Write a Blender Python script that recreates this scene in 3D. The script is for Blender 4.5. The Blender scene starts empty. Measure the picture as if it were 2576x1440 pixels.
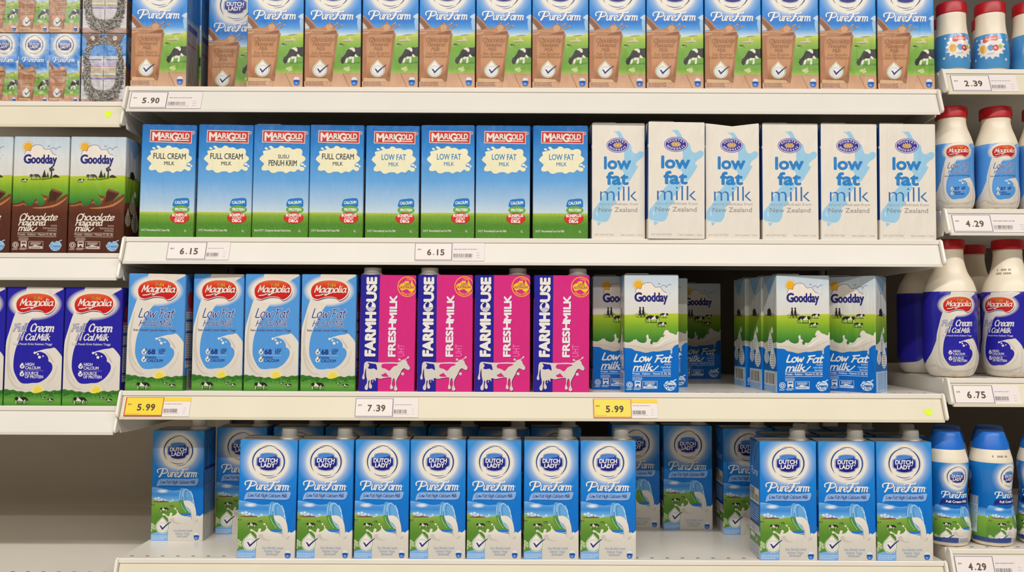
import bpy, math, random
from mathutils import Vector, Matrix
from mathutils.geometry import tessellate_polygon
from bisect import bisect_right

random.seed(7)
SC = bpy.context.scene
COL = SC.collection
PI = math.pi

# ------------------------------------------------------------------ camera
cam = bpy.data.cameras.new('camera')
cam.sensor_width = 36.0
cam.lens = 36.0 * 2178.0 / 2576.0
cam.clip_start = 0.05
camo = bpy.data.objects.new('camera', cam)
COL.objects.link(camo)
camo.matrix_world = (Matrix.Translation((0, -1.4, 1.30)) @ Matrix.Rotation(math.radians(92.2), 4, 'X')
                     @ Matrix.Rotation(math.radians(0.22), 4, 'Z'))
SC.camera = camo

# ------------------------------------------------------------------ world, lamps, exposure
world = bpy.data.worlds.new('store_ambient')
world.use_nodes = True
world.node_tree.nodes['Background'].inputs[0].default_value = (1.0, 0.96, 0.91, 1)
world.node_tree.nodes['Background'].inputs[1].default_value = 0.085
SC.world = world

def tube(name, x, y, z, lx, ly, power, rx=0.0):
    l = bpy.data.lights.new(name, 'AREA')
    l.shape = 'RECTANGLE'; l.size = lx; l.size_y = ly
    l.energy = power; l.color = (1.0, 0.962, 0.912)
    o = bpy.data.objects.new(name, l); COL.objects.link(o)
    o.location = (x, y, z); o.rotation_euler = (rx, 0, 0)
    return o

tube('ceiling_tube', 0.0, -1.7, 3.0, 6.0, 0.12, 105)
tube('ceiling_tube', 0.0, -3.6, 3.0, 6.0, 0.12, 105)

SC.view_settings.view_transform = 'Standard'
SC.view_settings.look = 'None'
SC.view_settings.gamma = 1.0
SC.view_settings.exposure = 0.07
SC.view_settings.use_curve_mapping = False

# ------------------------------------------------------------------ colours and materials
def lin(c):
    return c / 12.92 if c <= 0.04045 else ((c + 0.055) / 1.055) ** 2.4

_hx = {}
def H(h):
    if not isinstance(h, str):
        return h
    if h not in _hx:
        _hx[h] = tuple(lin(int(h[i:i + 2], 16) / 255) for i in (1, 3, 5))
    return _hx[h]

def mixc(a, b, t):
    a = H(a); b = H(b)
    return tuple(a[i] + (b[i] - a[i]) * t for i in range(3))

def base_mat(name):
    m = bpy.data.materials.new(name); m.use_nodes = True
    nt = m.node_tree
    return m, nt, nt.nodes['Principled BSDF']

def noise_node(nt, scale, detail=2.0):
    tc = nt.nodes.new('ShaderNodeTexCoord')
    n = nt.nodes.new('ShaderNodeTexNoise'); n.inputs['Scale'].default_value = scale; n.inputs['Detail'].default_value = detail
    nt.links.new(tc.outputs['Object'], n.inputs['Vector'])
    return n

def bump(nt, b, scale, strength, dist):
    n = noise_node(nt, scale)
    bp = nt.nodes.new('ShaderNodeBump'); bp.inputs['Strength'].default_value = strength; bp.inputs['Distance'].default_value = dist
    nt.links.new(n.outputs['Fac'], bp.inputs['Height'])
    nt.links.new(bp.outputs['Normal'], b.inputs['Normal'])

def print_mat(name, rough, coat=0.0, bscale=28.0, bdist=0.004, bstr=0.25):
    m, nt, b = base_mat(name)
    a = nt.nodes.new('ShaderNodeAttribute'); a.attribute_name = 'Col'
    nt.links.new(a.outputs['Color'], b.inputs['Base Color'])
    b.inputs['Roughness'].default_value = rough
    b.inputs['Specular IOR Level'].default_value = 0.4
    b.inputs['Coat Weight'].default_value = coat
    b.inputs['Coat Roughness'].default_value = 0.15
    if bdist:
        n = noise_node(nt, 1.0)
        mp = nt.nodes.new('ShaderNodeMapping'); mp.inputs['Scale'].default_value = (bscale, bscale, bscale * 0.25)
        tc = [q for q in nt.nodes if q.type == 'TEX_COORD'][0]
        oi = nt.nodes.new('ShaderNodeObjectInfo')
        sh = nt.nodes.new('ShaderNodeVectorMath'); sh.operation = 'SCALE'
        sh.inputs[0].default_value = (3.7, 1.3, 5.1)
        nt.links.new(oi.outputs['Random'], sh.inputs['Scale'])
        nt.links.new(sh.outputs[0], mp.inputs['Location'])
        nt.links.new(tc.outputs['Object'], mp.inputs['Vector'])
        nt.links.new(mp.outputs['Vector'], n.inputs['Vector'])
        bp = nt.nodes.new('ShaderNodeBump'); bp.inputs['Strength'].default_value = bstr; bp.inputs['Distance'].default_value = bdist
        nt.links.new(n.outputs['Fac'], bp.inputs['Height'])
        nt.links.new(bp.outputs['Normal'], b.inputs['Normal'])
    return m

def plain(name, c, rough=0.4, nscale=0, namt=0.08, metal=0.0, trans=0.0, bdist=0.0, bscale=40):
    m, nt, b = base_mat(name)
    c = H(c)
    if nscale:
        n = noise_node(nt, nscale, 4.0)
        r = nt.nodes.new('ShaderNodeValToRGB')
        r.color_ramp.elements[0].position = 0.3; r.color_ramp.elements[1].position = 0.7
        r.color_ramp.elements[0].color = tuple(x * (1 - namt) for x in c) + (1,)
        r.color_ramp.elements[1].color = tuple(min(1, x * (1 + namt)) for x in c) + (1,)
        nt.links.new(n.outputs['Fac'], r.inputs['Fac'])
        nt.links.new(r.outputs['Color'], b.inputs['Base Color'])
    else:
        b.inputs['Base Color'].default_value = c + (1,)
    b.inputs['Roughness'].default_value = rough
    b.inputs['Metallic'].default_value = metal
    if bdist: bump(nt, b, bscale, 0.3, bdist)
    return m

CARD = print_mat('printed_carton_card', 0.27, 0.0, 55, 0.010, 0.35)
SLEEVE = print_mat('printed_shrink_sleeve', 0.26, 0.35, 60, 0.002, 0.25)
PAPER = print_mat('printed_price_paper', 0.5, 0.0, 20, 0.0)
STEEL = plain('white_enamelled_steel', '#ece5d9', 0.27, 6, 0.03)
STRIP = plain('glossy_white_ticket_strip', '#e3ddd3', 0.42, 9, 0.025)
STRIP_OLD = plain('yellowed_ticket_strip', '#e0d7be', 0.4, 9, 0.03)
SLOT = plain('dark_slot', '#2a2622', 0.8)
BACK = plain('beige_back_panel', '#cfc6b6', 0.55, 5, 0.04)
BACK_SHADED = plain('shade_toned_back_panel', '#5f5448', 0.6, 5, 0.05)  # back panel again, deep shelf shade put into its base colour
FLOORM = plain('pale_floor_tile', '#c9c3b8', 0.3, 3, 0.06)
CAPW = plain('white_cap_plastic', '#e6e1d8', 0.4, 30, 0.04)
CAPR = plain('red_cap_plastic', '#b8131f', 0.35, 60, 0.08)
CAPB = plain('blue_cap_plastic', '#1f6fd0', 0.35, 60, 0.06)
CREAM = plain('cream_bottle_plastic', '#efe3cc', 0.35, 20, 0.03)
TOPG = plain('unprinted_carton_top', '#a9a7a2', 0.5, 40, 0.18)
FOIL = plain('white_sealing_tab', '#d9d5cc', 0.35, 30, 0.08)
NEON = plain('fluorescent_yellow_paper', '#dcf51a', 0.55, 30, 0.04)

def film_mat():
    m, nt, b = base_mat('clear_shrink_film')
    out = nt.nodes['Material Output']
    tr = nt.nodes.new('ShaderNodeBsdfTransparent')
    gl = nt.nodes.new('ShaderNodeBsdfGlossy'); gl.inputs['Roughness'].default_value = 0.22
    mx = nt.nodes.new('ShaderNodeMixShader')
    fr = nt.nodes.new('ShaderNodeLayerWeight'); fr.inputs['Blend'].default_value = 0.25
    mp = nt.nodes.new('ShaderNodeMapRange'); mp.inputs['To Min'].default_value = 0.05; mp.inputs['To Max'].default_value = 0.4
    n = noise_node(nt, 38, 2)
    bp = nt.nodes.new('ShaderNodeBump'); bp.inputs['Strength'].default_value = 0.45; bp.inputs['Distance'].default_value = 0.006
    nt.links.new(n.outputs['Fac'], bp.inputs['Height'])
    nt.links.new(bp.outputs['Normal'], gl.inputs['Normal'])
    nt.links.new(fr.outputs['Facing'], mp.inputs['Value'])
    nt.links.new(mp.outputs['Result'], mx.inputs['Fac'])
    nt.links.new(tr.outputs[0], mx.inputs[1]); nt.links.new(gl.outputs[0], mx.inputs[2])
    nt.links.new(mx.outputs[0], out.inputs['Surface'])
    return m
FILM = film_mat()

# ------------------------------------------------------------------ object helpers
def link(name, me, parent=None):
    o = bpy.data.objects.new(name, me); COL.objects.link(o)
    if parent is not None: o.parent = parent
    return o

def tag(o, label=None, cat=None, group=None, kind=None):
    if label: o['label'] = label
    if cat: o['category'] = cat
    if group: o['group'] = group
    if kind: o['kind'] = kind
    return o

def empty(name, loc=(0, 0, 0), rz=0.0, **kw):
    o = link(name, None); o.location = loc; o.rotation_euler = (0, 0, rz)
    o.empty_display_size = 0.02
    return tag(o, **kw)

class MB:
    """collects plain solids into one mesh"""
    def __init__(s): s.v = []; s.f = []; s.m = []
    def add(s, vs, fs, mi=0):
        b = len(s.v); s.v += [tuple(x) for x in vs]
        s.f += [tuple(i + b for i in f) for f in fs]; s.m += [mi] * len(fs)
        return s
    def prism(s, pts, axis, a, b, mi=0):
        """extrude a 2D outline along axis (0,1,2) from a to b"""
        n = len(pts)
        def p(q, t):
            l = list(q); l.insert(axis, t); return l
        vs = [p(q, a) for q in pts] + [p(q, b) for q in pts]
        fs = [tuple(range(n))[::-1], tuple(range(n, 2 * n))] + [(i, (i + 1) % n, (i + 1) % n + n, i + n) for i in range(n)]
        return s.add(vs, fs, mi)
    def box(s, x0, x1, y0, y1, z0, z1, mi=0):
        return s.prism([(x0, y0), (x1, y0), (x1, y1), (x0, y1)], 2, z0, z1, mi)
    def lathe(s, prof, n=32, cx=0, cy=0, ridge=0.0, mi=0):
        vs = []; fs = []
        for (z, r) in prof:
            for k in range(n):
                rr = r * (1 - (ridge if k % 2 else 0))
                a = 2 * PI * k / n
                vs.append((cx + rr * math.cos(a), cy + rr * math.sin(a), z))
        for i in range(len(prof) - 1):
            for k in range(n):
                k2 = (k + 1) % n
                fs.append((i * n + k, i * n + k2, (i + 1) * n + k2, (i + 1) * n + k))
        fs.append(tuple(range(n))[::-1]); fs.append(tuple((len(prof) - 1) * n + k for k in range(n)))
        return s.add(vs, fs, mi)
    def build(s, name, mats, parent=None, smooth=False):
        me = bpy.data.meshes.new(name); me.from_pydata(s.v, [], s.f)
        for m in (mats if isinstance(mats, (list, tuple)) else [mats]): me.materials.append(m)
        for p, mi in zip(me.polygons, s.m): p.material_index = mi
        import bmesh
        bm = bmesh.new(); bm.from_mesh(me); bmesh.ops.recalc_face_normals(bm, faces=bm.faces[:]); bm.to_mesh(me); bm.free()
        if smooth:
            me.shade_smooth()
            try: me.set_sharp_from_angle(angle=math.radians(38))
            except Exception: pass
        me.update()
        return link(name, me, parent)

def bevel(o, w, seg=2):
    b = o.modifiers.new('bevel', 'BEVEL'); b.width = w; b.segments = seg; b.limit_method = 'ANGLE'; b.angle_limit = math.radians(40)
    return o

# ------------------------------------------------------------------ flat print engine
class VG:
    """vertical colour ramp in artwork coordinates: printed gradient"""
    def __init__(s, *stops): s.s = [(y, H(c)) for y, c in stops]; s.ys = [y for y, _ in s.s]
    def __call__(s, x, y):
        st = s.s
        if y <= st[0][0]: return st[0][1]
        for (a, ca), (b, cb) in zip(st, st[1:]):
            if y <= b: return mixc(ca, cb, (y - a) / (b - a))
        return st[-1][1]

def smooth(pts, n=5, closed=True):
    out = []; N = len(pts)
    rng = range(N) if closed else range(N - 1)
    for i in rng:
        if closed: p0, p1, p2, p3 = pts[i - 1], pts[i], pts[(i + 1) % N], pts[(i + 2) % N]
        else: p0, p1, p2, p3 = pts[max(i - 1, 0)], pts[i], pts[i + 1], pts[min(i + 2, N - 1)]
        for k in range(n):
            t = k / n; t2 = t * t; t3 = t2 * t
            out.append(tuple(0.5 * (2 * p1[j] + (p2[j] - p0[j]) * t + (2 * p0[j] - 5 * p1[j] + 4 * p2[j] - p3[j]) * t2
                                    + (3 * p1[j] - p0[j] - 3 * p2[j] + p3[j]) * t3) for j in (0, 1)))
    if not closed: out.append(tuple(pts[-1]))
    return out

def ell(cx, cy, rx, ry=None, n=28, rot=0.0):
    ry = rx if ry is None else ry
    c, s = math.cos(rot), math.sin(rot)
    return [(cx + rx * math.cos(a) * c - ry * math.sin(a) * s, cy + rx * math.cos(a) * s + ry * math.sin(a) * c)
            for a in (2 * PI * k / n for k in range(n))]

def split_poly(P, ax, val):
    lo = []; hi = []
    n = len(P)
    for i in range(n):
        a = P[i]; b = P[(i + 1) % n]
        da = a[ax] - val; db = b[ax] - val
        if da <= 1e-9: lo.append(a)
        if da >= -1e-9: hi.append(a)
        if (da < -1e-9 and db > 1e-9) or (da > 1e-9 and db < -1e-9):
            t = da / (da - db)
            c = (a[0] + (b[0] - a[0]) * t, a[1] + (b[1] - a[1]) * t,
                 tuple(a[2][k] + (b[2][k] - a[2][k]) * t for k in range(3)))
            lo.append(c); hi.append(c)
    return (lo if len(lo) > 2 else None), (hi if len(hi) > 2 else None)

def split_all(polys, ax, vals):
    out = []
    for z, P in polys:
        mn = min(p[ax] for p in P); mx = max(p[ax] for p in P)
        cur = P
        for v in vals:
            if v <= mn + 1e-9: continue
            if v >= mx - 1e-9: break
            lo, hi = split_poly(cur, ax, v)
            if lo: out.append((z, lo))
            cur = hi
            if cur is None: break
        if cur: out.append((z, cur))
    return out

_glyph = {}
def glyphs(s, bold):
    key = (s, bold)
    if key not in _glyph:
        c = bpy.data.curves.new('lettering', 'FONT'); c.body = s; c.offset = bold; c.resolution_u = 3
        o = bpy.data.objects.new('lettering', c); COL.objects.link(o)
        dg = bpy.context.evaluated_depsgraph_get()
        me = bpy.data.meshes.new_from_object(o.evaluated_get(dg))
        vs = [(v.co.x, v.co.y) for v in me.vertices]
        fs = [tuple(p.vertices) for p in me.polygons]
        bpy.data.objects.remove(o); bpy.data.curves.remove(c); bpy.data.meshes.remove(me)
        _glyph[key] = (vs, fs)
    return _glyph[key]

# handwriting alphabet: (advance, strokes), baseline 0, x height 10
HW = {
 'a': (10.5, [[(8, 8), (5, 10), (1, 7), (1, 2), (4, 0), (8, 4)], [(8.5, 10), (8, 4), (8.6, .6), (10.5, 1)]]),
 'b': (9.5, [[(1.5, 16), (1, 1)], [(1, 6), (4, 10), (8, 8), (8, 3), (4, 0), (1, 2)]]),
 'c': (8.6, [[(8, 8), (5, 10), (1.5, 7.5), (1, 3), (4, 0), (8.6, 2.4)]]),
 'd': (10.5, [[(8, 8), (5, 10), (1, 7), (1, 2), (4, 0), (8, 4)], [(9, 16), (8, 4), (8.6, .6), (10.5, 1)]]),
 'e': (8.8, [[(1, 4.5), (6, 5.5), (8, 8), (5.5, 10), (1.5, 7.5), (1, 3), (4, 0), (8.8, 2.4)]]),
 'f': (6.5, [[(7, 14.5), (5, 16), (3, 13), (2.5, 0)], [(0, 9), (6.4, 9.6)]]),
 'g': (10, [[(8, 8), (5, 10), (1, 7), (1, 2), (4, 0), (8, 4)], [(8.6, 10), (8, -2), (5, -5), (1, -4)]]),
 'h': (9.2, [[(1.5, 16), (1, 0)], [(1, 6), (4, 10), (7.3, 8), (7.3, 1), (9.2, .8)]]),
 'i': (4, [[(1.6, 10), (1.3, 1.2), (3.6, .8)], [(1.9, 13.4), (2.0, 13.9)]]),
 'k': (8.3, [[(1.5, 16), (1, 0)], [(7, 10), (1.2, 4.5)], [(3, 6), (8, 0)]]),
 'l': (4, [[(2, 16), (1.3, 1.6), (3.6, .8)]]),
 'm': (14, [[(1.2, 10), (1, 0)], [(1, 6), (4, 10), (6.5, 8), (6.3, 0)], [(6.3, 6), (9.3, 10), (12, 8), (12, 1), (14, .8)]]),
 'n': (9.5, [[(1.2, 10), (1, 0)], [(1, 6), (4.5, 10), (7.5, 8), (7.5, 1), (9.4, .8)]]),
 'o': (9.5, [[(5, 10), (1.5, 8), (1, 3), (4.5, 0), (8, 2.5), (8, 7.5), (5, 10)]]),
 'p': (9.5, [[(1.5, 10), (1, -5)], [(1.2, 7), (4, 10), (8, 8), (8, 3), (4, 0), (1.2, 2)]]),
 'r': (7, [[(1.2, 10), (1, 0)], [(1, 5.5), (3.5, 9.5), (6.8, 9.6)]]),
 's': (7.6, [[(6.5, 8.8), (4, 10), (1.5, 8), (4, 5.2), (6.5, 2.8), (4, 0), (.8, 1.2)]]),
 't': (6.6, [[(3, 14), (2.5, 2), (4, 0), (6.4, 1)], [(0, 9.8), (6.3, 10.3)]]),
 'u': (10, [[(1.2, 10), (1.2, 2.5), (4, 0), (7.5, 4)], [(7.8, 10), (7.5, 2), (9.8, .8)]]),
 'v': (8.2, [[(1, 10), (3.7, 0), (7.7, 10)]]),
 'w': (12.2, [[(1, 10), (3, 0), (6.2, 8), (8.4, 0), (11.5, 10)]]),
 'y': (9, [[(1.2, 10), (1.5, 4), (4, 2.5), (7.5, 6)], [(8, 10), (7, -2), (4, -5), (1, -4)]]),
 'B': (10, [[(2, 15), (1.5, 0)], [(0, 14), (5, 15.5), (8, 13), (6, 9), (2, 8)], [(2, 8), (8, 7), (9, 3), (6, 0), (0, .5)]]),
 'C': (11, [[(10, 13), (7, 15.5), (2.5, 12.5), (1.5, 5), (5, 0), (10.6, 2.6)]]),
 'F': (10, [[(3, 14.5), (2.5, 7), (1, 0)], [(0, 14), (5, 14.5), (10.5, 15.5)], [(2, 7.8), (8, 8.3)]]),
 'H': (11.8, [[(2, 15), (1.3, 0)], [(10, 15.5), (9.3, 0)], [(1.5, 7.5), (9.7, 8)]]),
 'K': (10, [[(2, 15), (1.5, 0)], [(9, 15), (1.8, 7)], [(3.5, 8.5), (9.5, 0)]]),
 'L': (9.4, [[(2.5, 15.5), (1.5, 3), (2.6, .4), (9, .8)]]),
 'M': (13.4, [[(1, 0), (2.8, 15)], [(2.8, 15), (6.5, 4)], [(6.5, 4), (11, 15.5)], [(11, 15.5), (11.6, 1), (13, .6)]]),
 'P': (9.6, [[(3, 15), (2, 0)], [(0, 13), (5, 15.8), (9.5, 13), (8, 8.5), (3, 7.5)]]),
 'R': (10, [[(3, 15), (2, 0)], [(0, 13), (5, 15.8), (9.3, 13), (8, 8.5), (3, 7.5)], [(4, 8), (9.6, 0)]]),
 'S': (10, [[(9, 13.5), (6, 15.5), (2.5, 13), (5, 8.5), (8.5, 5), (6, .3), (1, 2)]]),
 'T': (9.6, [[(5, 15), (4, 0)], [(0, 14.5), (10, 15.5)]]),
 ' ': (5, []),
}

class Art:
    """a printed panel: box = (x0, y0, x1, y1) is the panel in drawing units, W x H its size in metres"""
    def __init__(s, box, W, Hh):
        s.x0, s.y0, s.x1, s.y1 = box; s.W = W; s.Hh = Hh
        s.sx = W / (s.x1 - s.x0); s.sy = Hh / (s.y1 - s.y0)
        s.P = []; s.z = 0.0
    def uv(s, p): return ((p[0] - s.x0) * s.sx, (s.y1 - p[1]) * s.sy)
    def _face(s, pts, cols, z):
        q = []
        for p, c in zip(pts, cols):
            u, v = s.uv(p); q.append((u, v, c))
        s.P.append((z, q))
    def step(s): s.z += 5e-6; return s.z
    def poly(s, pts, col, z=None):
        z = s.step() if z is None else z
        fn = col if callable(col) else None
        c0 = None if fn else H(col)
        tris = tessellate_polygon([[Vector((p[0], p[1], 0)) for p in pts]])
        faces = [(z, [(pts[i][0], pts[i][1], (0, 0, 0)) for i in t]) for t in tris]
        if isinstance(col, VG): faces = split_all(faces, 1, col.ys)
        for _, f in faces:
            s._face(f, [fn(p[0], p[1]) if fn else c0 for p in f], z)
        return s
    def rect(s, x0, y0, x1, y1, col): return s.poly([(x0, y0), (x1, y0), (x1, y1), (x0, y1)], col)
    def full(s, col): return s.rect(s.x0, s.y0, s.x1, s.y1, col)
    def blob(s, pts, col, n=4): return s.poly(smooth(pts, n), col)
    def disc(s, cx, cy, r, col, ry=None, n=24): return s.poly(ell(cx, cy, r, ry, n), col)
    def glow(s, cx, cy, rings, n=40, asp=1.0):
        """rings: [(radius, colour or callable)] from inside out"""
        z = s.step()
        def C(c, x, y): return c(x, y) if callable(c) else H(c)
        prev = None
        for r, c in rings:
            ring = ell(cx, cy, r, r * asp, n)
            cols = [C(c, *p) for p in ring]
            if prev is None:
                if r > 0: s._face(ring, cols, z)
                else: ring = [(cx, cy)] * n
            else:
                pr, pc = prev
                for i in range(n):
                    j = (i + 1) % n
                    if pr[i] == pr[j]: s._face([pr[i], ring[j], ring[i]], [pc[i], cols[j], cols[i]], z)
                    else: s._face([pr[i], pr[j], ring[j], ring[i]], [pc[i], pc[j], cols[j], cols[i]], z)
            prev = (ring, cols)
        return s
    def stroke(s, pts, w, col, taper=False, curve=True, nib=None, z=None, caps=True, n=5):
        if curve and len(pts) > 2: pts = smooth(pts, n, closed=False)
        z = s.step() if z is None else z
        c = H(col); N = len(pts)
        L = []; R = []
        for i, p in enumerate(pts):
            a = pts[max(i - 1, 0)]; b = pts[min(i + 1, N - 1)]
            dx, dy = b[0] - a[0], b[1] - a[1]; d = math.hypot(dx, dy) or 1.0
            ww = w / 2
            if taper: ww *= max(0.12, math.sin(PI * i / max(1, N - 1)) ** 0.6)
            if nib is not None: ww *= 0.62 + 0.5 * abs(math.sin(math.atan2(-dy, dx) - nib))
            L.append((p[0] - dy / d * ww, p[1] + dx / d * ww)); R.append((p[0] + dy / d * ww, p[1] - dx / d * ww))
        for i in range(N - 1):
            z += 4e-7
            s._face([L[i], L[i + 1], R[i + 1], R[i]], [c] * 4, z)
        if caps and not taper:
            for e in (0, N - 1):
                z += 4e-7
                r = math.hypot(L[e][0] - R[e][0], L[e][1] - R[e][1]) / 2
                s._face(ell(pts[e][0], pts[e][1], r, r, 8), [c] * 8, z)
        return s
    def arc(s, cx, cy, r, a0, a1, w, col, n=18, ry=None, taper=True):
        ry = r if ry is None else ry
        pts = [(cx + r * math.cos(math.radians(a0 + (a1 - a0) * k / n)), cy + ry * math.sin(math.radians(a0 + (a1 - a0) * k / n))) for k in range(n + 1)]
        return s.stroke(pts, w, col, taper=taper, curve=False)
    def text(s, t, x, y, h, col, w=None, bold=0.0, al='c', shear=0.0, rot=0.0):
        """sans lettering, baseline at y, capital height h, total width w if given"""
        vs, fs = glyphs(t, min(bold, 0.0))
        if not vs: return s
        mx = max(v[0] for v in vs); mn = min(v[0] for v in vs)
        k = h / 0.70
        kx = k if w is None else w / (mx - mn)
        tw = (mx - mn) * kx
        off = {'c': -tw / 2, 'l': 0.0, 'r': -tw}[al]
        c, sn = math.cos(rot), math.sin(rot)
        z = s.step(); cc = H(col)
        pp = []
        for (a, b) in vs:
            X = (a - mn) * kx + off + shear * b * k; Y = -b * k
            pp.append((x + X * c - Y * sn, y + X * sn + Y * c))
        e = max(bold, 0.0) * k
        for q, (ex, ey) in enumerate([(0, 0)] + [(e * 1.15 * math.cos(q * PI / 4), e * 1.15 * math.sin(q * PI / 4)) for q in range(8)] if e else [(0, 0)]):
            for i, f in enumerate(fs):
                s._face([(pp[j][0] + ex, pp[j][1] + ey) for j in f], [cc] * len(f), z + q * 1e-6 + (i % 8) * 1e-7)
        return s
    def arctext(s, t, cx, cy, rx, ry, a_mid, span, h, col, bold=0.0, top=True):
        n = len(t)
        for i, ch in enumerate(t):
            f = (i + 0.5) / n - 0.5
            a = math.radians(a_mid + (f if top else -f) * span)
            px, py = cx + rx * math.cos(a), cy + ry * math.sin(a)
            tx, ty = -rx * math.sin(a), ry * math.cos(a)
            if not top: tx, ty = -tx, -ty
            if ch != ' ':
                s.text(ch, px, py, h, col, bold=bold, rot=math.atan2(ty, tx))
        return s
    def hand(s, t, x, y, xh, col, weight=2.0, w=None, al='l', shear=0.12, nib=0.6, space=0.0, wob=0.0, n=4):
        """handwritten lettering: x height xh, baseline y"""
        k = xh / 10.0
        tot = sum(HW[c][0] + space for c in t)
        kx = k if w is None else w / tot
        X = x - {'l': 0, 'c': 0.5, 'r': 1}[al] * tot * kx
        z = s.step()
        for i, ch in enumerate(t):
            adv, st = HW[ch]
            dy = (wob * xh * (0.5 - (i * 0.37 % 1)))
            for q in st:
                s.stroke([(X + (p[0] + shear * p[1]) * kx, y + dy - p[1] * k) for p in q], weight * k, col, nib=nib, z=z + (i % 3) * 4e-6, n=n)
            X += (adv + space) * kx
        s.z = z + 1.4e-5
        return s
    def lines(s, x0, y0, x1, n, pitch, h, col, seed=1, gaps=True):
        """print too small to read: broken grey lines"""
        r = random.Random(seed)
        for k in range(n):
            x = x0; y = y0 + k * pitch
            end = x1 - (r.random() * 0.25 * (x1 - x0) if k == n - 1 else r.random() * 0.05 * (x1 - x0))
            z = s.step(); c = H(col)
            while x < end:
                l = min((0.6 + r.random() * 1.6) * h * 2.2, end - x)
                s._face([(x, y), (x + l, y), (x + l, y + h), (x, y + h)], [c] * 4, z)
                x += l + h * 0.55
        return s
    def barcode(s, x0, y0, x1, y1, col, seed=3, n=24, vertical=False):
        r = random.Random(seed); z = s.step(); c = H(col)
        e0, e1 = (y0, y1) if vertical else (x0, x1)
        t = e0; st = (e1 - e0) / n
        while t < e1:
            b = st * r.choice((0.35, 0.5, 0.9)); b = min(b, e1 - t)
            if vertical: s._face([(x0, t), (x1, t), (x1, t + b), (x0, t + b)], [c] * 4, z)
            else: s._face([(t, y0), (t + b, y0), (t + b, y1), (t, y1)], [c] * 4, z)
            t += b + st * r.choice((0.3, 0.5, 0.7))
        return s
    def faces(s, du=0.0, dv=0.0):
        return [(z, [(p[0] + du, p[1] + dv, p[2]) for p in P]) for z, P in s.P]

def clip_range(polys, ax, lo, hi):
    out = []
    for z, P in polys:
        if min(p[ax] for p in P) < lo - 1e-9: P = split_poly(P, ax, lo)[1]
        if P and max(p[ax] for p in P) > hi + 1e-9: P = split_poly(P, ax, hi)[0]
        if P and len(P) > 2: out.append((z, P))
    return out

def panel(art, u0, width, height):
    """artwork clipped to its own panel and moved to u0 on the wrap"""
    p = clip_range(clip_range(art.faces(), 0, 0.0, width), 1, 0.0, height)
    return [(z, [(q[0] + u0, q[1], q[2]) for q in P]) for z, P in p]

def printed_mesh(name, polys, ub, vb, fpos, mat, extra=None, smooth_all=True):
    """wrap flat print onto a piecewise surface; extra = (verts, faces, colour) solids closing it"""
    polys = split_all(split_all(polys, 0, ub), 1, vb)
    V = []; F = []; C = []; N = []
    for z, P in polys:
        b = len(V)
        ar = sum(P[i - 1][0] * P[i][1] - P[i][0] * P[i - 1][1] for i in range(len(P)))
        if abs(ar) < 1e-12: continue
        if ar < 0: P = P[::-1]          # every printed face looks outwards
        for (u, v, c) in P:
            p, n = fpos(u, v)
            V.append(tuple(p + n * z)); N.append(tuple(n)); C.append(c)
        F.append(tuple(range(b, b + len(P))))
    if extra:
        for vs, fs, col in extra:
            for f in fs:
                b = len(V)
                q = [Vector(vs[i]) for i in f]
                n = (q[1] - q[0]).cross(q[2] - q[0]); n.normalize()
                for p in q: V.append(tuple(p)); N.append(tuple(n)); C.append(H(col))
                F.append(tuple(range(b, b + len(f))))
    me = bpy.data.meshes.new(name); me.from_pydata(V, [], F)
    at = me.color_attributes.new('Col', 'FLOAT_COLOR', 'CORNER')
    idx = [0] * len(me.loops); me.loops.foreach_get('vertex_index', idx)
    buf = []
    for i in idx: buf.extend(C[i]); buf.append(1.0)
    at.data.foreach_set('color', buf)
    me.materials.append(mat)
    me.shade_smooth()
    me.normals_split_custom_set([N[i] for i in idx])
    me.update()
    return me

# ------------------------------------------------------------------ wrapping surfaces
def carton_surface(W, D, Hh, r=0.0022, dip=0.0):
    """perimeter coordinate u: front 0..W (left to right), right side W..W+D, back, left side -D..0"""
    pts = []   # (u, x, y, nx, ny)
    def corner(u, cx, cy, a0):
        for k in range(4):
            a = math.radians(a0 + 30 * k)
            pts.append((u + (k - 1.5) / 1.5 * r, cx + r * math.cos(a), cy + r * math.sin(a), math.cos(a), math.sin(a)))
    per = 2 * W + 2 * D
    corner(-W - D, W - r, D - r, 0); corner(-D, r, D - r, 90); corner(0, r, r, 180); corner(W, W - r, r, 270)
    corner(W + D, W - r, D - r, 0); corner(2 * W + D, r, D - r, 90)
    us = [p[0] for p in pts]
    c = 0.0014
    vb = [c, Hh - c] if not dip else [c, Hh * 0.86, Hh - c]
    ub = us[:]
    if dip: ub = sorted(ub + [W * 0.5, W * 0.25, W * 0.75])
    def f(u, v):
        i = min(max(bisect_right(us, u) - 1, 0), len(us) - 2)
        a, b = pts[i], pts[i + 1]
        t = (u - a[0]) / (b[0] - a[0])
        x = a[1] + (b[1] - a[1]) * t; y = a[2] + (b[2] - a[2]) * t
        nx = a[3] + (b[3] - a[3]) * t; ny = a[4] + (b[4] - a[4]) * t
        l = math.hypot(nx, ny) or 1; nx /= l; ny /= l
        ins = 0.0
        if v < c: ins = (1 - v / c) * c * 0.7
        elif v > Hh - c: ins = (v - Hh + c) / c * c * 0.7
        z = v
        if dip and v > Hh * 0.86 and 0 <= u <= W:
            q = u / W
            tent = max(0.0, 1 - abs(q - 0.5) / 0.5)
            z -= dip * tent * (v - Hh * 0.86) / (Hh * 0.14)
        return Vector((x - nx * ins, y - ny * ins, z)), Vector((nx, ny, 0))
    return ub, vb, f

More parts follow.
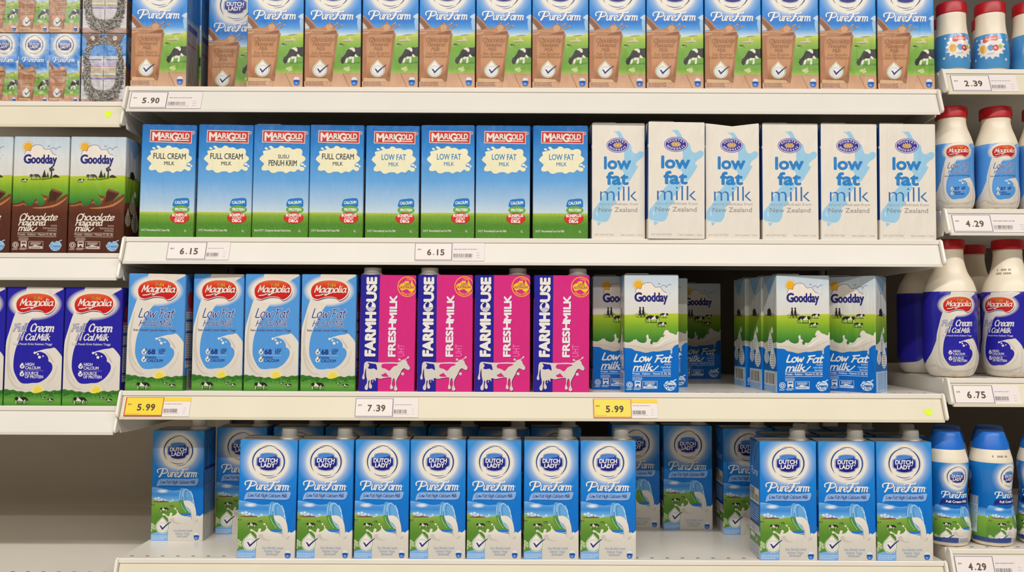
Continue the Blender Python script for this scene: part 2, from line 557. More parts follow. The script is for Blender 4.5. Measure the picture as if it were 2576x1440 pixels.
def lathe_surface(prof, z0, off=0.0004, n=48):
    """sleeve on a bottle: u = arc length at the reference radius, 0 in front; v from z0 up"""
    R0 = max(r for _, r in prof)
    zs = [p[0] for p in prof]; rs = [p[1] for p in prof]
    circ = 2 * PI * R0
    ub = [(-0.5 + k / n) * circ for k in range(1, n)]
    def f(u, v):
        z = min(max(v + z0, zs[0]), zs[-1] - 1e-7)
        i = min(max(bisect_right(zs, z) - 1, 0), len(zs) - 2)
        t = (z - zs[i]) / (zs[i + 1] - zs[i])
        r = rs[i] + (rs[i + 1] - rs[i]) * t + off
        sl = (rs[i + 1] - rs[i]) / (zs[i + 1] - zs[i])
        # piecewise straight around, so layers never cross
        k = (u / circ + 0.5) * n; k0 = math.floor(k + 1e-9); tt = k - k0
        a0 = -PI / 2 + (k0 / n - 0.5) * 2 * PI; a1 = a0 + 2 * PI / n
        x = r * (math.cos(a0) * (1 - tt) + math.cos(a1) * tt); y = r * (math.sin(a0) * (1 - tt) + math.sin(a1) * tt)
        a = a0 + (a1 - a0) * tt
        nv = Vector((math.cos(a), math.sin(a), -sl)); nv.normalize()
        return Vector((x, y, v + z0)), nv
    return circ, ub, zs, f


# ------------------------------------------------------------------ shared printed motifs
BLUE_BG = VG((60, '#3a95e0'), (420, '#1f88dc'), (760, '#0677d2'), (1408, '#0068c4'))

def dl_logo(a, cx, cy, s, bg, cheap=False):
    """round white glow with swirls and the dark blue badge"""
    def B(t): return lambda x, y: mixc(bg(x, y) if callable(bg) else H(bg), '#eef0ee', t)
    a.glow(cx, cy, [(200 * s, '#f2e8d2'), (211 * s, '#ece8de'), (226 * s, B(0.60)), (252 * s, B(0.30)), (288 * s, B(0.12)), (325 * s, B(0.0))], 44)
    a.glow(cx, cy, [(0, '#efe9de'), (165 * s, '#efe9de'), (203 * s, '#f2e6cf')], 44)
    N = '#27549c'
    a.arc(cx, cy, 172 * s, -72, 58, 17 * s, N)
    a.arc(cx, cy, 172 * s, 140, 268, 16 * s, N)
    a.arc(cx, cy, 160 * s, 62, 128, 9 * s, N)
    a.arc(cx, cy, 183 * s, 246, 300, 8 * s, N)
    a.arc(cx, cy, 182 * s, 55, 98, 7 * s, N)
    base = [(-85, -92), (0, -106), (85, -92), (98, -62), (130, -44), (134, 0), (130, 44), (98, 62), (82, 90), (0, 106), (-82, 90), (-98, 62), (-130, 44), (-134, 0), (-130, -44), (-98, -62)]
    for k, c in ((1.0, '#2a4c9c'), (0.965, '#e4e2e4'), (0.925, VG((cy - 100 * s, '#2c55ac'), (cy, '#21298c'), (cy + 100 * s, '#1b1f78')))):
        a.poly(smooth([(cx + x * s * k, cy + y * s * k) for x, y in base], 3), c)
    a.blob([(cx + x * s, cy + y * s) for x, y in [(-80, -78), (0, -94), (78, -80), (60, -62), (10, -54), (-50, -40), (-94, -36), (-92, -58)]], '#4c8ad8')
    a.text('DUTCH', cx - 2 * s, cy + 6 * s, 46 * s, '#f2efec', w=196 * s, bold=0.03)
    a.text('LADY', cx - 6 * s, cy + 61 * s, 46 * s, '#f2efec', w=148 * s, bold=0.03)
    a.disc(cx + 84 * s, cy + 20 * s, 7 * s, '#e6e4e8', n=8)

def purefarm(a, x, y, s, col='#f3efe8', sh='#1b5fae'):
    """x = left of P stem loop, y baseline"""
    for dx, dy, c in ((4 * s, 5 * s, sh), (0, 0, col)):
        a.stroke([(x + dx + p * s, y + dy + q * s) for p, q in [(72, -88), (60, -55), (45, -20), (28, 0)]], 19 * s, c)
        a.stroke([(x + dx + p * s, y + dy + q * s) for p, q in [(10, -52), (4, -72), (18, -92), (60, -99), (112, -92), (126, -68), (104, -46), (66, -40)]], 13 * s, c)
        a.hand('ure', x + dx + 122 * s, y + dy, 54 * s, c, weight=2.5, w=128 * s, shear=0.2)
        a.stroke([(x + dx + p * s, y + dy + q * s) for p, q in [(318, -84), (300, -50), (284, -18), (258, 2)]], 19 * s, c)
        a.stroke([(x + dx + p * s, y + dy + q * s) for p, q in [(250, -78), (262, -90), (300, -92), (345, -88), (372, -92), (372, -104)]], 13 * s, c)
        a.stroke([(x + dx + p * s, y + dy + q * s) for p, q in [(286, -48), (322, -50)]], 10 * s, c)
        a.hand('arm', x + dx + 325 * s, y + dy, 54 * s, c, weight=2.5, w=150 * s, shear=0.2)

def drop_shape(cx, cy, r, tip):
    pts = [(cx, tip)]
    for k in range(13):
        t = math.radians(-38 + (256) * k / 12)
        pts.append((cx + r * math.cos(t), cy + r * math.sin(t)))
    return pts

def emblem(a, cx, cy, s):
    """milk drop seal with a tick"""
    a.poly(drop_shape(cx, cy, 84 * s, cy - 122 * s), '#e9e6dc')
    a.poly(drop_shape(cx, cy, 77 * s, cy - 112 * s), '#5d8f48')
    a.poly(drop_shape(cx, cy, 71 * s, cy - 108 * s), '#f1ece0')
    for k in range(22):
        t = 2 * PI * k / 22
        a.stroke([(cx + 50 * s * math.cos(t), cy + 50 * s * math.sin(t)), (cx + 58 * s * math.cos(t + .09), cy + 58 * s * math.sin(t + .09))], 6 * s, '#a8aeb4', curve=False, caps=False)
    a.glow(cx, cy, [(43 * s, '#dfe2e4'), (46 * s, '#c8ccd2')], 24)
    a.disc(cx, cy, 41 * s, '#eeebe4', n=22)
    a.poly([(cx - 34 * s, cy - 14 * s), (cx - 18 * s, cy - 18 * s), (cx + 2 * s, cy + 10 * s), (cx + 50 * s, cy - 34 * s), (cx + 96 * s, cy - 64 * s), (cx + 100 * s, cy - 56 * s), (cx + 56 * s, cy - 20 * s), (cx + 4 * s, cy + 36 * s), (cx - 6 * s, cy + 34 * s)], '#33307a')

def cup(a, cx, cy, s):
    a.poly([(cx - 30 * s, cy - 42 * s), (cx + 30 * s, cy - 42 * s), (cx + 30 * s, cy - 14 * s), (cx - 30 * s, cy - 14 * s)], '#dde2ea')
    a.blob([(cx - 32 * s, cy - 18 * s), (cx + 32 * s, cy - 18 * s), (cx + 30 * s, cy + 24 * s), (cx + 16 * s, cy + 40 * s), (cx - 16 * s, cy + 40 * s), (cx - 30 * s, cy + 24 * s)], '#2a74c8')
    a.rect(cx - 31 * s, cy - 16 * s, cx + 31 * s, cy - 2 * s, '#27358c')
    a.text('1L', cx, cy + 26 * s, 18 * s, '#dfe8f4', bold=0.02)
    a.disc(cx - 10 * s, cy - 44 * s, 12 * s, '#e6eaf0', n=10); a.disc(cx + 12 * s, cy - 46 * s, 9 * s, '#e6eaf0', n=10)

def cow(a, cx, cy, s, flip=1, dark='#2b2826', light='#e4ddd0', lines=True):
    """small grazing black and white cow seen from the side, about 100 units long"""
    def T(pts): return [(cx + flip * x * s, cy + y * s) for x, y in pts]
    a.poly(T([(-40, 33), (-10, 30), (40, 30), (66, 35), (20, 38), (-30, 38)]), '#41642a')
    for lx, cc in ((-33, light), (-24, dark), (17, dark), (26, light)):
        a.poly(T([(lx - 5, 2), (lx + 5, 2), (lx + 2, 18), (lx + 2, 34), (lx - 2, 34), (lx - 2, 18)]), cc)
    a.blob(T([(-41, -10), (-34, -17), (-10, -14), (14, -18), (34, -17), (42, -6), (38, 6), (22, 12), (4, 13), (-16, 10), (-30, 13), (-39, 4)]), light)
    a.blob(T([(-42, -10), (-34, -17), (-20, -16), (-16, -6), (-22, 6), (-30, 12), (-39, 4)]), dark)
    a.blob(T([(-8, -14), (6, -17), (20, -19), (34, -17), (40, -6), (30, 2), (22, 12), (12, 4), (4, -4)]), dark)
    a.blob(T([(30, -16), (44, -12), (56, 4), (62, 20), (60, 29), (52, 28), (46, 14), (34, 4)]), dark)
    a.poly(T([(50, 8), (54, 10), (59, 26), (55, 27)]), light)
    a.stroke(T([(44, -8), (38, -14)]), 3.5 * s, dark, curve=False)
    a.stroke(T([(-42, -8), (-46, 4), (-45, 18)]), 2.5 * s, dark, caps=False)

# ------------------------------------------------------------------ blue low fat milk carton (front)
def art_lowfat(W, Hh):
    a = Art((30, 68, 658, 1408), W, Hh)
    a.full(BLUE_BG)
    dl_logo(a, 345, 315, 1.0, BLUE_BG)
    purefarm(a, 94, 632, 1.0)
    a.text('TM', 580, 594, 12, '#d6e2f0')
    lowfat_banner(a)
    lowfat_scene(a)
    return a

def lowfat_banner(a, navy=False, text='Low Fat High Calcium Milk'):
    pts = smooth([(94, 752), (102, 700), (130, 664), (200, 657), (340, 658), (500, 657), (590, 650), (587, 700), (560, 736), (450, 741), (300, 738), (160, 737), (120, 740)], 3)
    a.poly([(x + 2, y + 6) for x, y in pts], '#1a5aa8')
    a.poly(pts, '#222a78' if navy else '#8cb4e8')
    if navy: a.text(text, 345, 713, 34, '#e8eaf2', w=330, bold=0.03)
    else: a.hand(text, 130, 714, 25, '#20307c', weight=2.0, w=424, shear=0.25)

def lowfat_scene(a):
    sky = VG((765, '#66a8e4'), (850, '#3c8cda'), (905, '#69b0ea'), (945, '#b4d6ee'))
    a.poly(smooth([(20, 770), (110, 766), (200, 786), (290, 803), (390, 795), (420, 860), (430, 950), (20, 950)], 4), sky)
    a.stroke([(20, 772), (110, 768), (200, 788), (290, 805), (390, 797)], 5, '#8cc0ee', caps=False)
    a.glow(165, 806, [(0, '#f2efe8'), (26, '#dfe8f0'), (80, sky)], 20, asp=0.36)
    for cx, cy, r in ((44, 912, 24), (82, 900, 26), (118, 892, 24), (156, 906, 22), (196, 912, 16), (286, 912, 16), (20, 920, 18)):
        a.glow(cx, cy, [(0, '#e6ebee'), (r * 0.5, '#d5e2ee'), (r, sky)], 12, asp=0.8)
    a.poly(smooth([(20, 918), (90, 908), (150, 914), (230, 926), (340, 924), (340, 940), (20, 940)], 3), '#bcd8ec')
    a.poly([(20, 908), (70, 914), (110, 922), (110, 932), (20, 932)], '#3a4a30')
    a.poly(smooth([(20, 926), (120, 934), (240, 940), (330, 925), (420, 940), (450, 1000), (460, 1100), (400, 1140), (300, 1300), (20, 1345)], 4),
           VG((925, '#8db04a'), (1010, '#6f9c38'), (1120, '#588a2c'), (1250, '#4f8630'), (1345, '#5d9636')))
    a.poly([(45, 936), (150, 926), (180, 918), (190, 926), (245, 930), (240, 942), (60, 944)], '#9a6a58')
    a.poly([(60, 938), (150, 932), (240, 936), (240, 941), (60, 943)], '#6a4438')
    cow(a, 185, 1025, 1.05, 1)
    cow(a, 275, 988, 0.42, 1, light='#8a9a70'); cow(a, 52, 974, 0.42, -1, light='#a8b488')
    for x, y, r in ((40, 1215, 24), (62, 1230, 22), (38, 1250, 24), (70, 1262, 18), (30, 1285, 22)):
        a.disc(x, y, r, '#a3ba80', n=10); a.disc(x + 4, y - 4, r * 0.5, '#c2cf9c', n=8)
    # tilted glass jar
    a.poly(ell(448, 920, 70, 164, 32, -0.34), '#5fa4e0')
    a.poly(smooth([(366, 922), (425, 925), (452, 1000), (498, 1062), (478, 1080), (430, 1046), (384, 990)], 4), '#5a9a4c')
    a.stroke([(384, 940), (408, 1000), (452, 1058)], 8, '#a8d088', caps=False)
    a.stroke([(396, 935), (424, 1005), (470, 1066)], 5, '#2e6a34', caps=False)
    a.stroke([(372, 925), (392, 990), (436, 1046)], 4, '#3c7c3c', caps=False)
    a.stroke([(385, 800), (374, 850), (374, 910)], 8, '#a9d4f2', caps=False)
    a.stroke([(412, 785), (398, 850), (402, 915)], 6, '#8cc2ec', caps=False)
    a.poly(ell(480, 922, 58, 150, 30, -0.30), '#88c0ec')
    a.poly(ell(486, 924, 48, 138, 30, -0.30), '#4c97da')
    a.poly(ell(494, 924, 36, 124, 28, -0.30), '#68ace4')
    pts = ell(480, 922, 60, 152, 40, -0.30); a.stroke(pts + pts[:1], 5, '#c4e0f4', curve=False, caps=False)
    a.stroke([(432, 772), (416, 800), (408, 860), (418, 940), (440, 1000)], 6, '#1c5a9a', caps=False)
    a.stroke([(500, 800), (528, 860), (536, 940)], 7, '#cfe6f6', caps=False)
    # milk
    a.rect(392, 1076, 520, 1112, '#2478cc'); a.stroke([(405, 1104), (450, 1112), (510, 1106)], 7, '#c4d6e6')
    pool = VG((1020, '#efe9de'), (1120, '#e6dfd3'), (1180, '#dcd5ca'), (1408, '#d6cfc4'))
    a.blob([(20, 1408), (20, 1335), (130, 1302), (235, 1300), (245, 1408)], '#7cb0e8', 3)
    a.poly([(240, 1412)] + smooth([(240, 1300), (242, 1160), (222, 1124), (205, 1106), (178, 1094), (188, 1080), (216, 1098), (246, 1112), (258, 1086), (276, 1070), (290, 1086), (280, 1106), (322, 1094), (345, 1062), (334, 1036), (348, 1036), (358, 1062), (388, 1092), (420, 1108), (500, 1120), (570, 1116), (596, 1098), (612, 1110), (636, 1096), (662, 1072)], 4, False) + [(662, 1412)], pool)
    a.disc(322, 1018, 11, '#efe9de', n=12); a.disc(182, 1090, 13, '#e6e4d4', n=12); a.disc(274, 1082, 16, '#e6e4d4', n=12)
    a.blob([(260, 1150), (300, 1130), (330, 1180), (400, 1200), (340, 1205), (280, 1185)], '#cdc6ba')
    a.blob([(420, 928), (470, 918), (520, 938), (556, 985), (574, 1060), (578, 1150), (548, 1178), (514, 1150), (512, 1070), (480, 1012), (440, 975)], VG((918, '#ece5da'), (1040, '#e4ddd2'), (1180, '#d9d2c7')))
    a.blob([(478, 1010), (500, 1030), (520, 1075), (522, 1150), (514, 1150), (510, 1075)], '#c0b8ac')
    a.blob([(566, 1168), (600, 1140), (590, 1176), (560, 1186)], '#c9c2b6')
    emblem(a, 172, 1240, 1.0)
    a.lines(40, 1348, 232, 3, 18, 7, '#d8e6f6', 4)
    g = '#a3b2c4'
    a.hand('Susu Rendah Lemak', 415, 1296, 17, g, weight=2.2, w=232, al='c', shear=0.25, n=3)
    a.hand('Kalsium Tinggi', 412, 1332, 17, g, weight=2.2, w=176, al='c', shear=0.25, n=3)
    a.hand('Berkhasiat', 410, 1366, 17, g, weight=2.2, w=126, al='c', shear=0.25, n=3)
    cup(a, 583, 1358, 0.92)

def art_lowfat_side(W, Hh, right):
    w = 628 * W / 0.0905
    a = Art((0, 68, w, 1408), W, Hh)
    a.full(VG((68, '#2f7cc4'), (600, '#1f6dbb'), (1080, '#1b66b4'), (1120, '#cfcac0'), (1408, '#c4bfb5')))
    a.blob([(w * .38, 60), (w * .62, 60), (w * .62, 240), (w * .5, 330), (w * .4, 240)], '#1a5ca6')
    a.text('1', w * .5, 230, 40, '#c8d8ea', bold=0.03)
    if right:
        a.rect(w * .08, 520, w * .92, 550, '#232c70'); a.rect(w * .1, 700, w * .6, 740, '#1b4f94')
        a.lines(w * .1, 570, w * .9, 20, 26, 9, '#a9bfd8', 5)
        a.disc(w * .3, 500, 14, '#c03a30', n=10)
    else:
        a.hand('Pure', w * .12, 470, 50, '#bfd4ea', weight=2.2, w=w * .7)
        a.rect(w * .06, 620, w * .94, 790, '#d8d2c6'); a.rect(w * .1, 630, w * .5, 700, '#8a8a86'); a.barcode(w * .1, 690, w * .9, 770, '#4a4844', 6, 18)
        a.lines(w * .08, 830, w * .9, 7, 26, 9, '#a9bfd8', 8)
        a.rect(w * .06, 1010, w * .94, 1130, '#d3cfc6'); a.rect(w * .06, 1010, w * .94, 1040, '#263070'); a.lines(w * .1, 1052, w * .9, 3, 24, 8, '#7c86a0', 9)
        a.rect(0, 1140, w, 1260, '#5a8a38'); a.rect(w * .1, 1150, w * .5, 1200, '#d8dccc'); a.disc(w * .7, 1200, 22, '#cfe0c0', n=10)
        a.rect(0, 1260, w, 1408, '#c2c4cc'); a.lines(w * .1, 1280, w * .9, 5, 22, 8, '#8890a8', 10)
    return a

# ------------------------------------------------------------------ chocolate flavoured milk carton (front)
def choc_scene(a):
    a.poly([(880, 330), (900, 215), (947, 195), (947, 470), (900, 470)], '#9cc2e2')
    a.blob([(860, 250), (900, 210), (960, 195), (970, 260), (910, 275)], '#c4d8e8')
    hill = VG((530, '#cfd058'), (600, '#a4c046'), (720, '#7eae3c'), (900, '#6fa338'), (1080, '#74a436'), (1168, '#a2be4e'))
    a.poly(smooth([(480, 565), (600, 556), (700, 548), (780, 532), (870, 532), (960, 545), (960, 1175), (480, 1175)], 3), hill)
    a.poly([(700, 546), (780, 532), (850, 533), (855, 540), (720, 552)], '#7d8a3e')
    a.poly([(620, 640), (680, 620), (770, 614), (820, 605), (822, 632), (740, 645)], '#d9c4b0')
    a.poly([(625, 640), (800, 634), (780, 648), (640, 648)], '#9c7a68')
    a.disc(770, 592, 22, '#cfd27c', n=10)
    a.blob([(608, 690), (625, 680), (660, 686), (682, 708), (684, 730), (670, 706), (640, 700), (616, 712)], '#4a4a38')
    a.poly([(606, 712), (616, 700), (618, 728), (610, 730)], '#d0d4b8')
    D = '#2f2b2a'; L = '#e6e0d4'
    a.poly([(640, 985), (800, 975), (960, 970), (960, 1000), (760, 1010)], '#598c30')
    a.poly([(798, 890), (842, 890), (838, 985), (815, 995), (805, 985), (812, 940)], L)
    a.poly(smooth([(640, 935), (632, 960), (650, 1000), (672, 1008), (690, 985), (705, 945), (735, 905), (785, 890), (830, 892), (870, 868), (960, 890), (960, 742), (905, 745), (860, 742), (780, 755), (735, 785), (705, 845), (680, 880)], 3), D)
    a.blob([(762, 768), (800, 746), (840, 752), (856, 780), (850, 812), (832, 812), (800, 782)], L)
    a.blob([(848, 872), (866, 850), (894, 880), (898, 900), (866, 898)], L)
    a.poly([(704, 990), (712, 935), (735, 908), (752, 930), (735, 985), (718, 996)], L)
    a.blob([(755, 915), (780, 888), (806, 900), (795, 930), (765, 932)], L)
    a.stroke([(640, 915), (655, 905), (690, 902)], 10, D)
    for x, y, r in ((700, 1090, 22), (730, 1085, 28), (760, 1100, 24), (740, 1105, 30), (760, 1060, 14)):
        a.disc(x, y, r, '#c6cf8e', n=10)
    # table
    a.poly([(60, 1168), (960, 1158), (960, 1395), (60, 1395)], VG((1160, '#c8987a'), (1395, '#d8ac88')))
    a.stroke([(670, 1160), (710, 1250), (775, 1390)], 7, '#7d563e', curve=False); a.stroke([(700, 1165), (960, 1175)], 5, '#a8785a', curve=False)
    a.stroke([(470, 1395), (505, 1250), (520, 1165)], 6, '#b08060', curve=False)
    # pour and splash
    a.poly([(60, 330), (100, 370), (150, 440), (60, 450)], '#d9c6b4')
    a.poly(smooth([(60, 222), (90, 250), (150, 310), (210, 385), (262, 465), (170, 470), (120, 390), (60, 300)], 3), '#8f5c3c')
    a.stroke([(62, 228), (110, 262), (180, 335), (240, 410)], 16, '#bf8a5e', caps=False)
    a.stroke([(90, 300), (150, 370), (190, 440)], 10, '#7a4a2e', caps=False)
    a.poly(smooth([(60, 470), (160, 452), (250, 418), (300, 428), (370, 405), (430, 362), (446, 330), (462, 330), (472, 360), (500, 388), (520, 405), (545, 430), (562, 470), (582, 515), (572, 548), (300, 560), (60, 548)], 4), '#b37f58')
    a.blob([(395, 410), (440, 365), (490, 395), (500, 430), (450, 470), (410, 460)], '#cf9f74')
    a.blob([(350, 520), (430, 500), (540, 460), (560, 470), (560, 520), (480, 545), (380, 545)], '#8e5436')
    a.stroke([(65, 468), (250, 465), (400, 472), (560, 462)], 9, '#d9a884', caps=False)
    a.stroke([(250, 420), (330, 450), (400, 425)], 10, '#c8946a')
    a.stroke([(65, 515), (120, 512), (175, 495)], 12, '#dcb090')
    for q in ([(515, 430), (545, 385), (574, 352)], [(575, 440), (610, 405), (648, 388)], [(440, 372), (455, 350), (452, 335)]):
        a.stroke(q, 17, '#a8744e', curve=False)
    a.disc(576, 350, 15, '#c79674', n=10); a.disc(650, 386, 14, '#c79674', n=10); a.disc(545, 375, 15, '#b98660', n=10)
    # glass of chocolate milk
    a.poly([(60, 532), (586, 528), (580, 575), (502, 1285), (480, 1300), (60, 1300)],
           VG((528, '#b07a52'), (640, '#be855a'), (800, '#c68e62'), (980, '#c89064'), (1100, '#b87e54'), (1230, '#9c6440'), (1300, '#a06a46')))
    a.poly([(60, 532), (130, 532), (140, 900), (150, 1250), (60, 1250)], '#ae7450')
    a.poly([(586, 528), (545, 545), (515, 860), (455, 1270), (502, 1285)], VG((528, '#9c6644'), (900, '#ae764e'), (1285, '#865030')))
    a.poly([(160, 545), (545, 540), (543, 575), (165, 580)], '#c1906a')
    a.poly([(95, 1235), (455, 1250), (500, 1250), (486, 1296), (90, 1296)], '#d6b084')
    a.poly([(410, 1225), (500, 1200), (494, 1290), (460, 1290)], '#9c6e46')
    b = '#87562f'
    a.hand('Chocolate', 345, 650, 44, b, weight=2.0, w=350, al='c', shear=0.22)
    a.hand('Flavoured', 332, 722, 40, b, weight=2.0, w=285, al='c', shear=0.22)
    a.hand('Milk', 318, 796, 40, b, weight=2.0, w=140, al='c', shear=0.22)
    c2 = '#93643c'
    a.hand('Susu Berperisa', 330, 855, 28, c2, weight=2.1, w=320, al='c', shear=0.22, n=3)
    a.hand('Cokelat Berkhasiat', 322, 906, 28, c2, weight=2.1, w=395, al='c', shear=0.22, n=3)
    emblem(a, 312, 1110, 1.36)
    a.poly([(60, 1292), (425, 1300), (440, 1392), (60, 1392)], '#d2a688')
    a.lines(90, 1300, 380, 3, 24, 12, '#8a6450', 12)
    cup(a, 850, 1300, 1.4)

def choc_bg():
    return VG((-452, '#3a95e0'), (100, '#2b8cdc'), (330, '#0f76d2'), (430, '#4f9ee0'), (520, '#bcd4e4'), (560, '#e0e6e6'), (1400, '#e0e6e6'))

def art_choc(W, Hh):
    bg = choc_bg()
    a = Art((65, -452, 947, 1388), W, Hh)
    a.full(bg)
    dl_logo(a, 505, -150, 1.42, bg)
    purefarm(a, 160, 288, 1.38)
    choc_scene(a)
    return a

def art_choc_side(W, Hh):
    w = 882 * W / 0.0925
    a = Art((0, -452, w, 1388), W, Hh)
    a.full(VG((-452, '#2c6fb4'), (250, '#2a6cb0'), (330, '#8a93a0'), (600, '#8d8f94'), (1388, '#7d7468')))
    a.rect(w * .08, 360, w * .8, 460, '#2b3f80')
    a.lines(w * .08, 480, w * .72, 26, 32, 13, '#5d5f66', 21)
    a.rect(w * .06, 660, w * .72, 690, '#8a4650')
    a.rect(w * .82, 560, w, 1160, '#4f7a34'); a.rect(w * .82, 1160, w, 1388, '#8a6048')
    return a

# ------------------------------------------------------------------ small chocolate milk cartons in the wrapped packs
def art_small_choc(W, Hh):
    bg = choc_bg()
    a = Art((65, -560, 947, 1388), W, Hh)
    a.full(VG((-560, '#3a95e0'), (100, '#2b8cdc'), (330, '#0f76d2'), (430, '#4f9ee0'), (520, '#bcd4e4'), (1400, '#e0e6e6')))
    dl_logo(a, 505, -230, 1.45, bg)
    purefarm(a, 165, 240, 1.32)
    choc_scene(a)
    return a

def art_small_side(W, Hh):
    a = Art((0, 0, 100, 400), W, Hh)
    a.full('#d4d0d2')
    a.rect(0, 0, 100, 128, VG((0, '#3f8fd4'), (128, '#2c86d0')))
    a.rect(6, 128, 94, 140, '#b9c4d6'); a.rect(10, 146, 90, 152, '#56589a')
    a.rect(0, 166, 100, 184, '#b3aed0'); a.rect(4, 186, 96, 190, '#c05a60')
    a.rect(0, 196, 100, 226, '#cdc0a6'); a.rect(0, 236, 100, 246, '#a8a040'); a.rect(4, 250, 96, 262, '#8a78b4')
    a.lines(8, 154, 90, 2, 7, 3, '#8a86a8', 31); a.lines(8, 200, 90, 4, 7, 3, '#a89878', 32); a.lines(8, 270, 90, 9, 10, 3, '#b0a8b0', 33)
    a.rect(0, 372, 100, 400, '#b08a78')
    return a

# ------------------------------------------------------------------ blue and green cartons with red name plate
def art_marigold(W, Hh, l1, l2, blue, malay=False):
    a = Art((75, 20, 745, 1390), W, Hh)
    a.full(VG((20, '#1c69b4'), (300, '#3488d2'), (700, '#6aaae2'), (950, '#abc9e4'), (1085, '#cbdbe4'), (1390, '#cbdbe4')))
    a.rect(70, 1085, 750, 1395, VG((1085, '#bccb50'), (1125, '#86ae3e'), (1230, '#548c32'), (1390, '#5a8f36')))
    r = random.Random(5)
    z0 = a.z
    for k in range(150):
        x = 75 + 670 * r.random(); y = 1110 + 275 * r.random(); h = 12 + 18 * r.random()
        a.poly([(x, y), (x + 5, y), (x + 3 + r.uniform(-6, 6), y - h)], r.choice(('#6c9f3a', '#4a7f2c', '#7fae46', '#3f7428')), z=z0 + 6e-6 + k % 5 * 2e-6)
    a.z = z0 + 3e-5
    a.poly([(178, 90), (690, 96), (688, 246), (175, 238)], '#e2cfc8')
    a.poly([(187, 99), (681, 104), (679, 237), (184, 229)], '#d0342c')
    c = '#efe4da'
    for dx, dy, cc in ((4, 5, '#8f1f1c'), (0, 0, c)):
        a.text('M', 253 + dx, 216 + dy, 98, cc, w=88, bold=0.034)
        a.text('ARI', 366 + dx, 190 + dy, 66, cc, w=132, bold=0.03)
        a.text('G', 476 + dx, 218 + dy, 96, cc, w=72, bold=0.034)
        a.text('OLD', 586 + dx, 192 + dy, 66, cc, w=140, bold=0.03)
        a.poly([(300 + dx, 203 + dy), (436 + dx, 204 + dy), (436 + dx, 217 + dy), (300 + dx, 216 + dy)], cc)
        a.poly([(514 + dx, 204 + dy), (656 + dx, 205 + dy), (656 + dx, 218 + dy), (514 + dx, 217 + dy)], cc)
    a.disc(702, 116, 20, '#d9c4bc', n=14); a.disc(702, 116, 14, '#c86a62', n=12)
    a.blob([(190, 345), (240, 333), (285, 318), (262, 298), (270, 280), (296, 285), (322, 306), (368, 300), (392, 278), (430, 282), (452, 300), (505, 296), (548, 320), (600, 306), (646, 316), (660, 350), (655, 385), (690, 412), (696, 440), (668, 470), (640, 490), (636, 522), (684, 538), (682, 570), (650, 580), (612, 560), (570, 592), (520, 586), (470, 608), (428, 590), (372, 592), (330, 608), (290, 602), (260, 575), (215, 582), (180, 570), (182, 535), (206, 500), (170, 465), (150, 440), (172, 405), (196, 385)], '#f3ecc8', 5)
    for q in ([(210, 305), (228, 298), (252, 318), (238, 326), (216, 320)], [(640, 505), (652, 486), (676, 490), (686, 506), (664, 514)], [(680, 518), (694, 508), (708, 522), (694, 534)]):
        a.blob(q, '#e9ecdf' if q[0][0] > 600 else '#f3ecc8')
    tc = '#3a86ba' if blue else '#40464c'
    b = 0.012
    if malay:
        a.text(l1, 435, 430, 46, tc, w=130, bold=b); a.text(l2, 428, 520, 70, tc, w=334, bold=b)
    else:
        a.text(l1, 424, 440, 70, tc, w=300 if blue else 394, bold=b); a.text(l2, 424, 515, 46, tc, w=124, bold=b)
    # nutrition badges
    a.blob([(486, 1010), (490, 960), (510, 925), (560, 915), (640, 908), (676, 922), (684, 980), (672, 1016), (580, 1022)], '#2a7cc6', 4)
    a.poly(ell(584, 1050, 106, 50), '#6fac40')
    a.poly(ell(572, 1150, 118, 70), '#b8241f'); a.poly(ell(572, 1148, 113, 66), '#d9352c')
    w = '#eef0ea'
    a.text('KALSIUM' if malay else 'CALCIUM', 584, 978, 34, w, w=150, bold=0.03, rot=-0.06)
    a.text('PROTEIN', 586, 1064, 32, w, w=144, bold=0.03)
    a.text('BONEPLUS', 572, 1132, 34, w, w=180, bold=0.035, rot=-0.02)
    a.text('VITAMIN' if malay else 'VITAMINS', 572, 1160, 20, w, w=110, bold=0.02)
    a.text('D&Ca', 570, 1200, 36, w, w=108, bold=0.04)
    s = 'Susu U.H.T. Campuran Semula Penuh Krim' if malay else ('U.H.T. Recombined Low Fat Milk' if blue else 'U.H.T. Recombined Full Cream Milk')
    a.text(s, 108, 1316, 26, '#e8ecdc', w=430 if malay else 350, al='l', bold=0.01)
    a.text('1L', 648, 1320, 28, '#e8ecdc', w=26, bold=0.01)
    return a

def art_marigold_side(W, Hh):
    w = 670 * W / 0.0898
    a = Art((0, 20, w, 1390), W, Hh)
    a.full(VG((20, '#1f5a98'), (500, '#2f6fb0'), (900, '#7a9fc4'), (1085, '#a9bccb'), (1086, '#86a040'), (1390, '#4d7c30')))
    a.rect(w * .1, 420, w * .9, 900, '#b9c8d8'); a.lines(w * .14, 440, w * .86, 18, 25, 9, '#5d7898', 41)
    a.rect(w * .2, 940, w * .8, 1060, '#dadcd6'); a.barcode(w * .24, 950, w * .76, 1050, '#4a4a48', 42, 20)
    return a

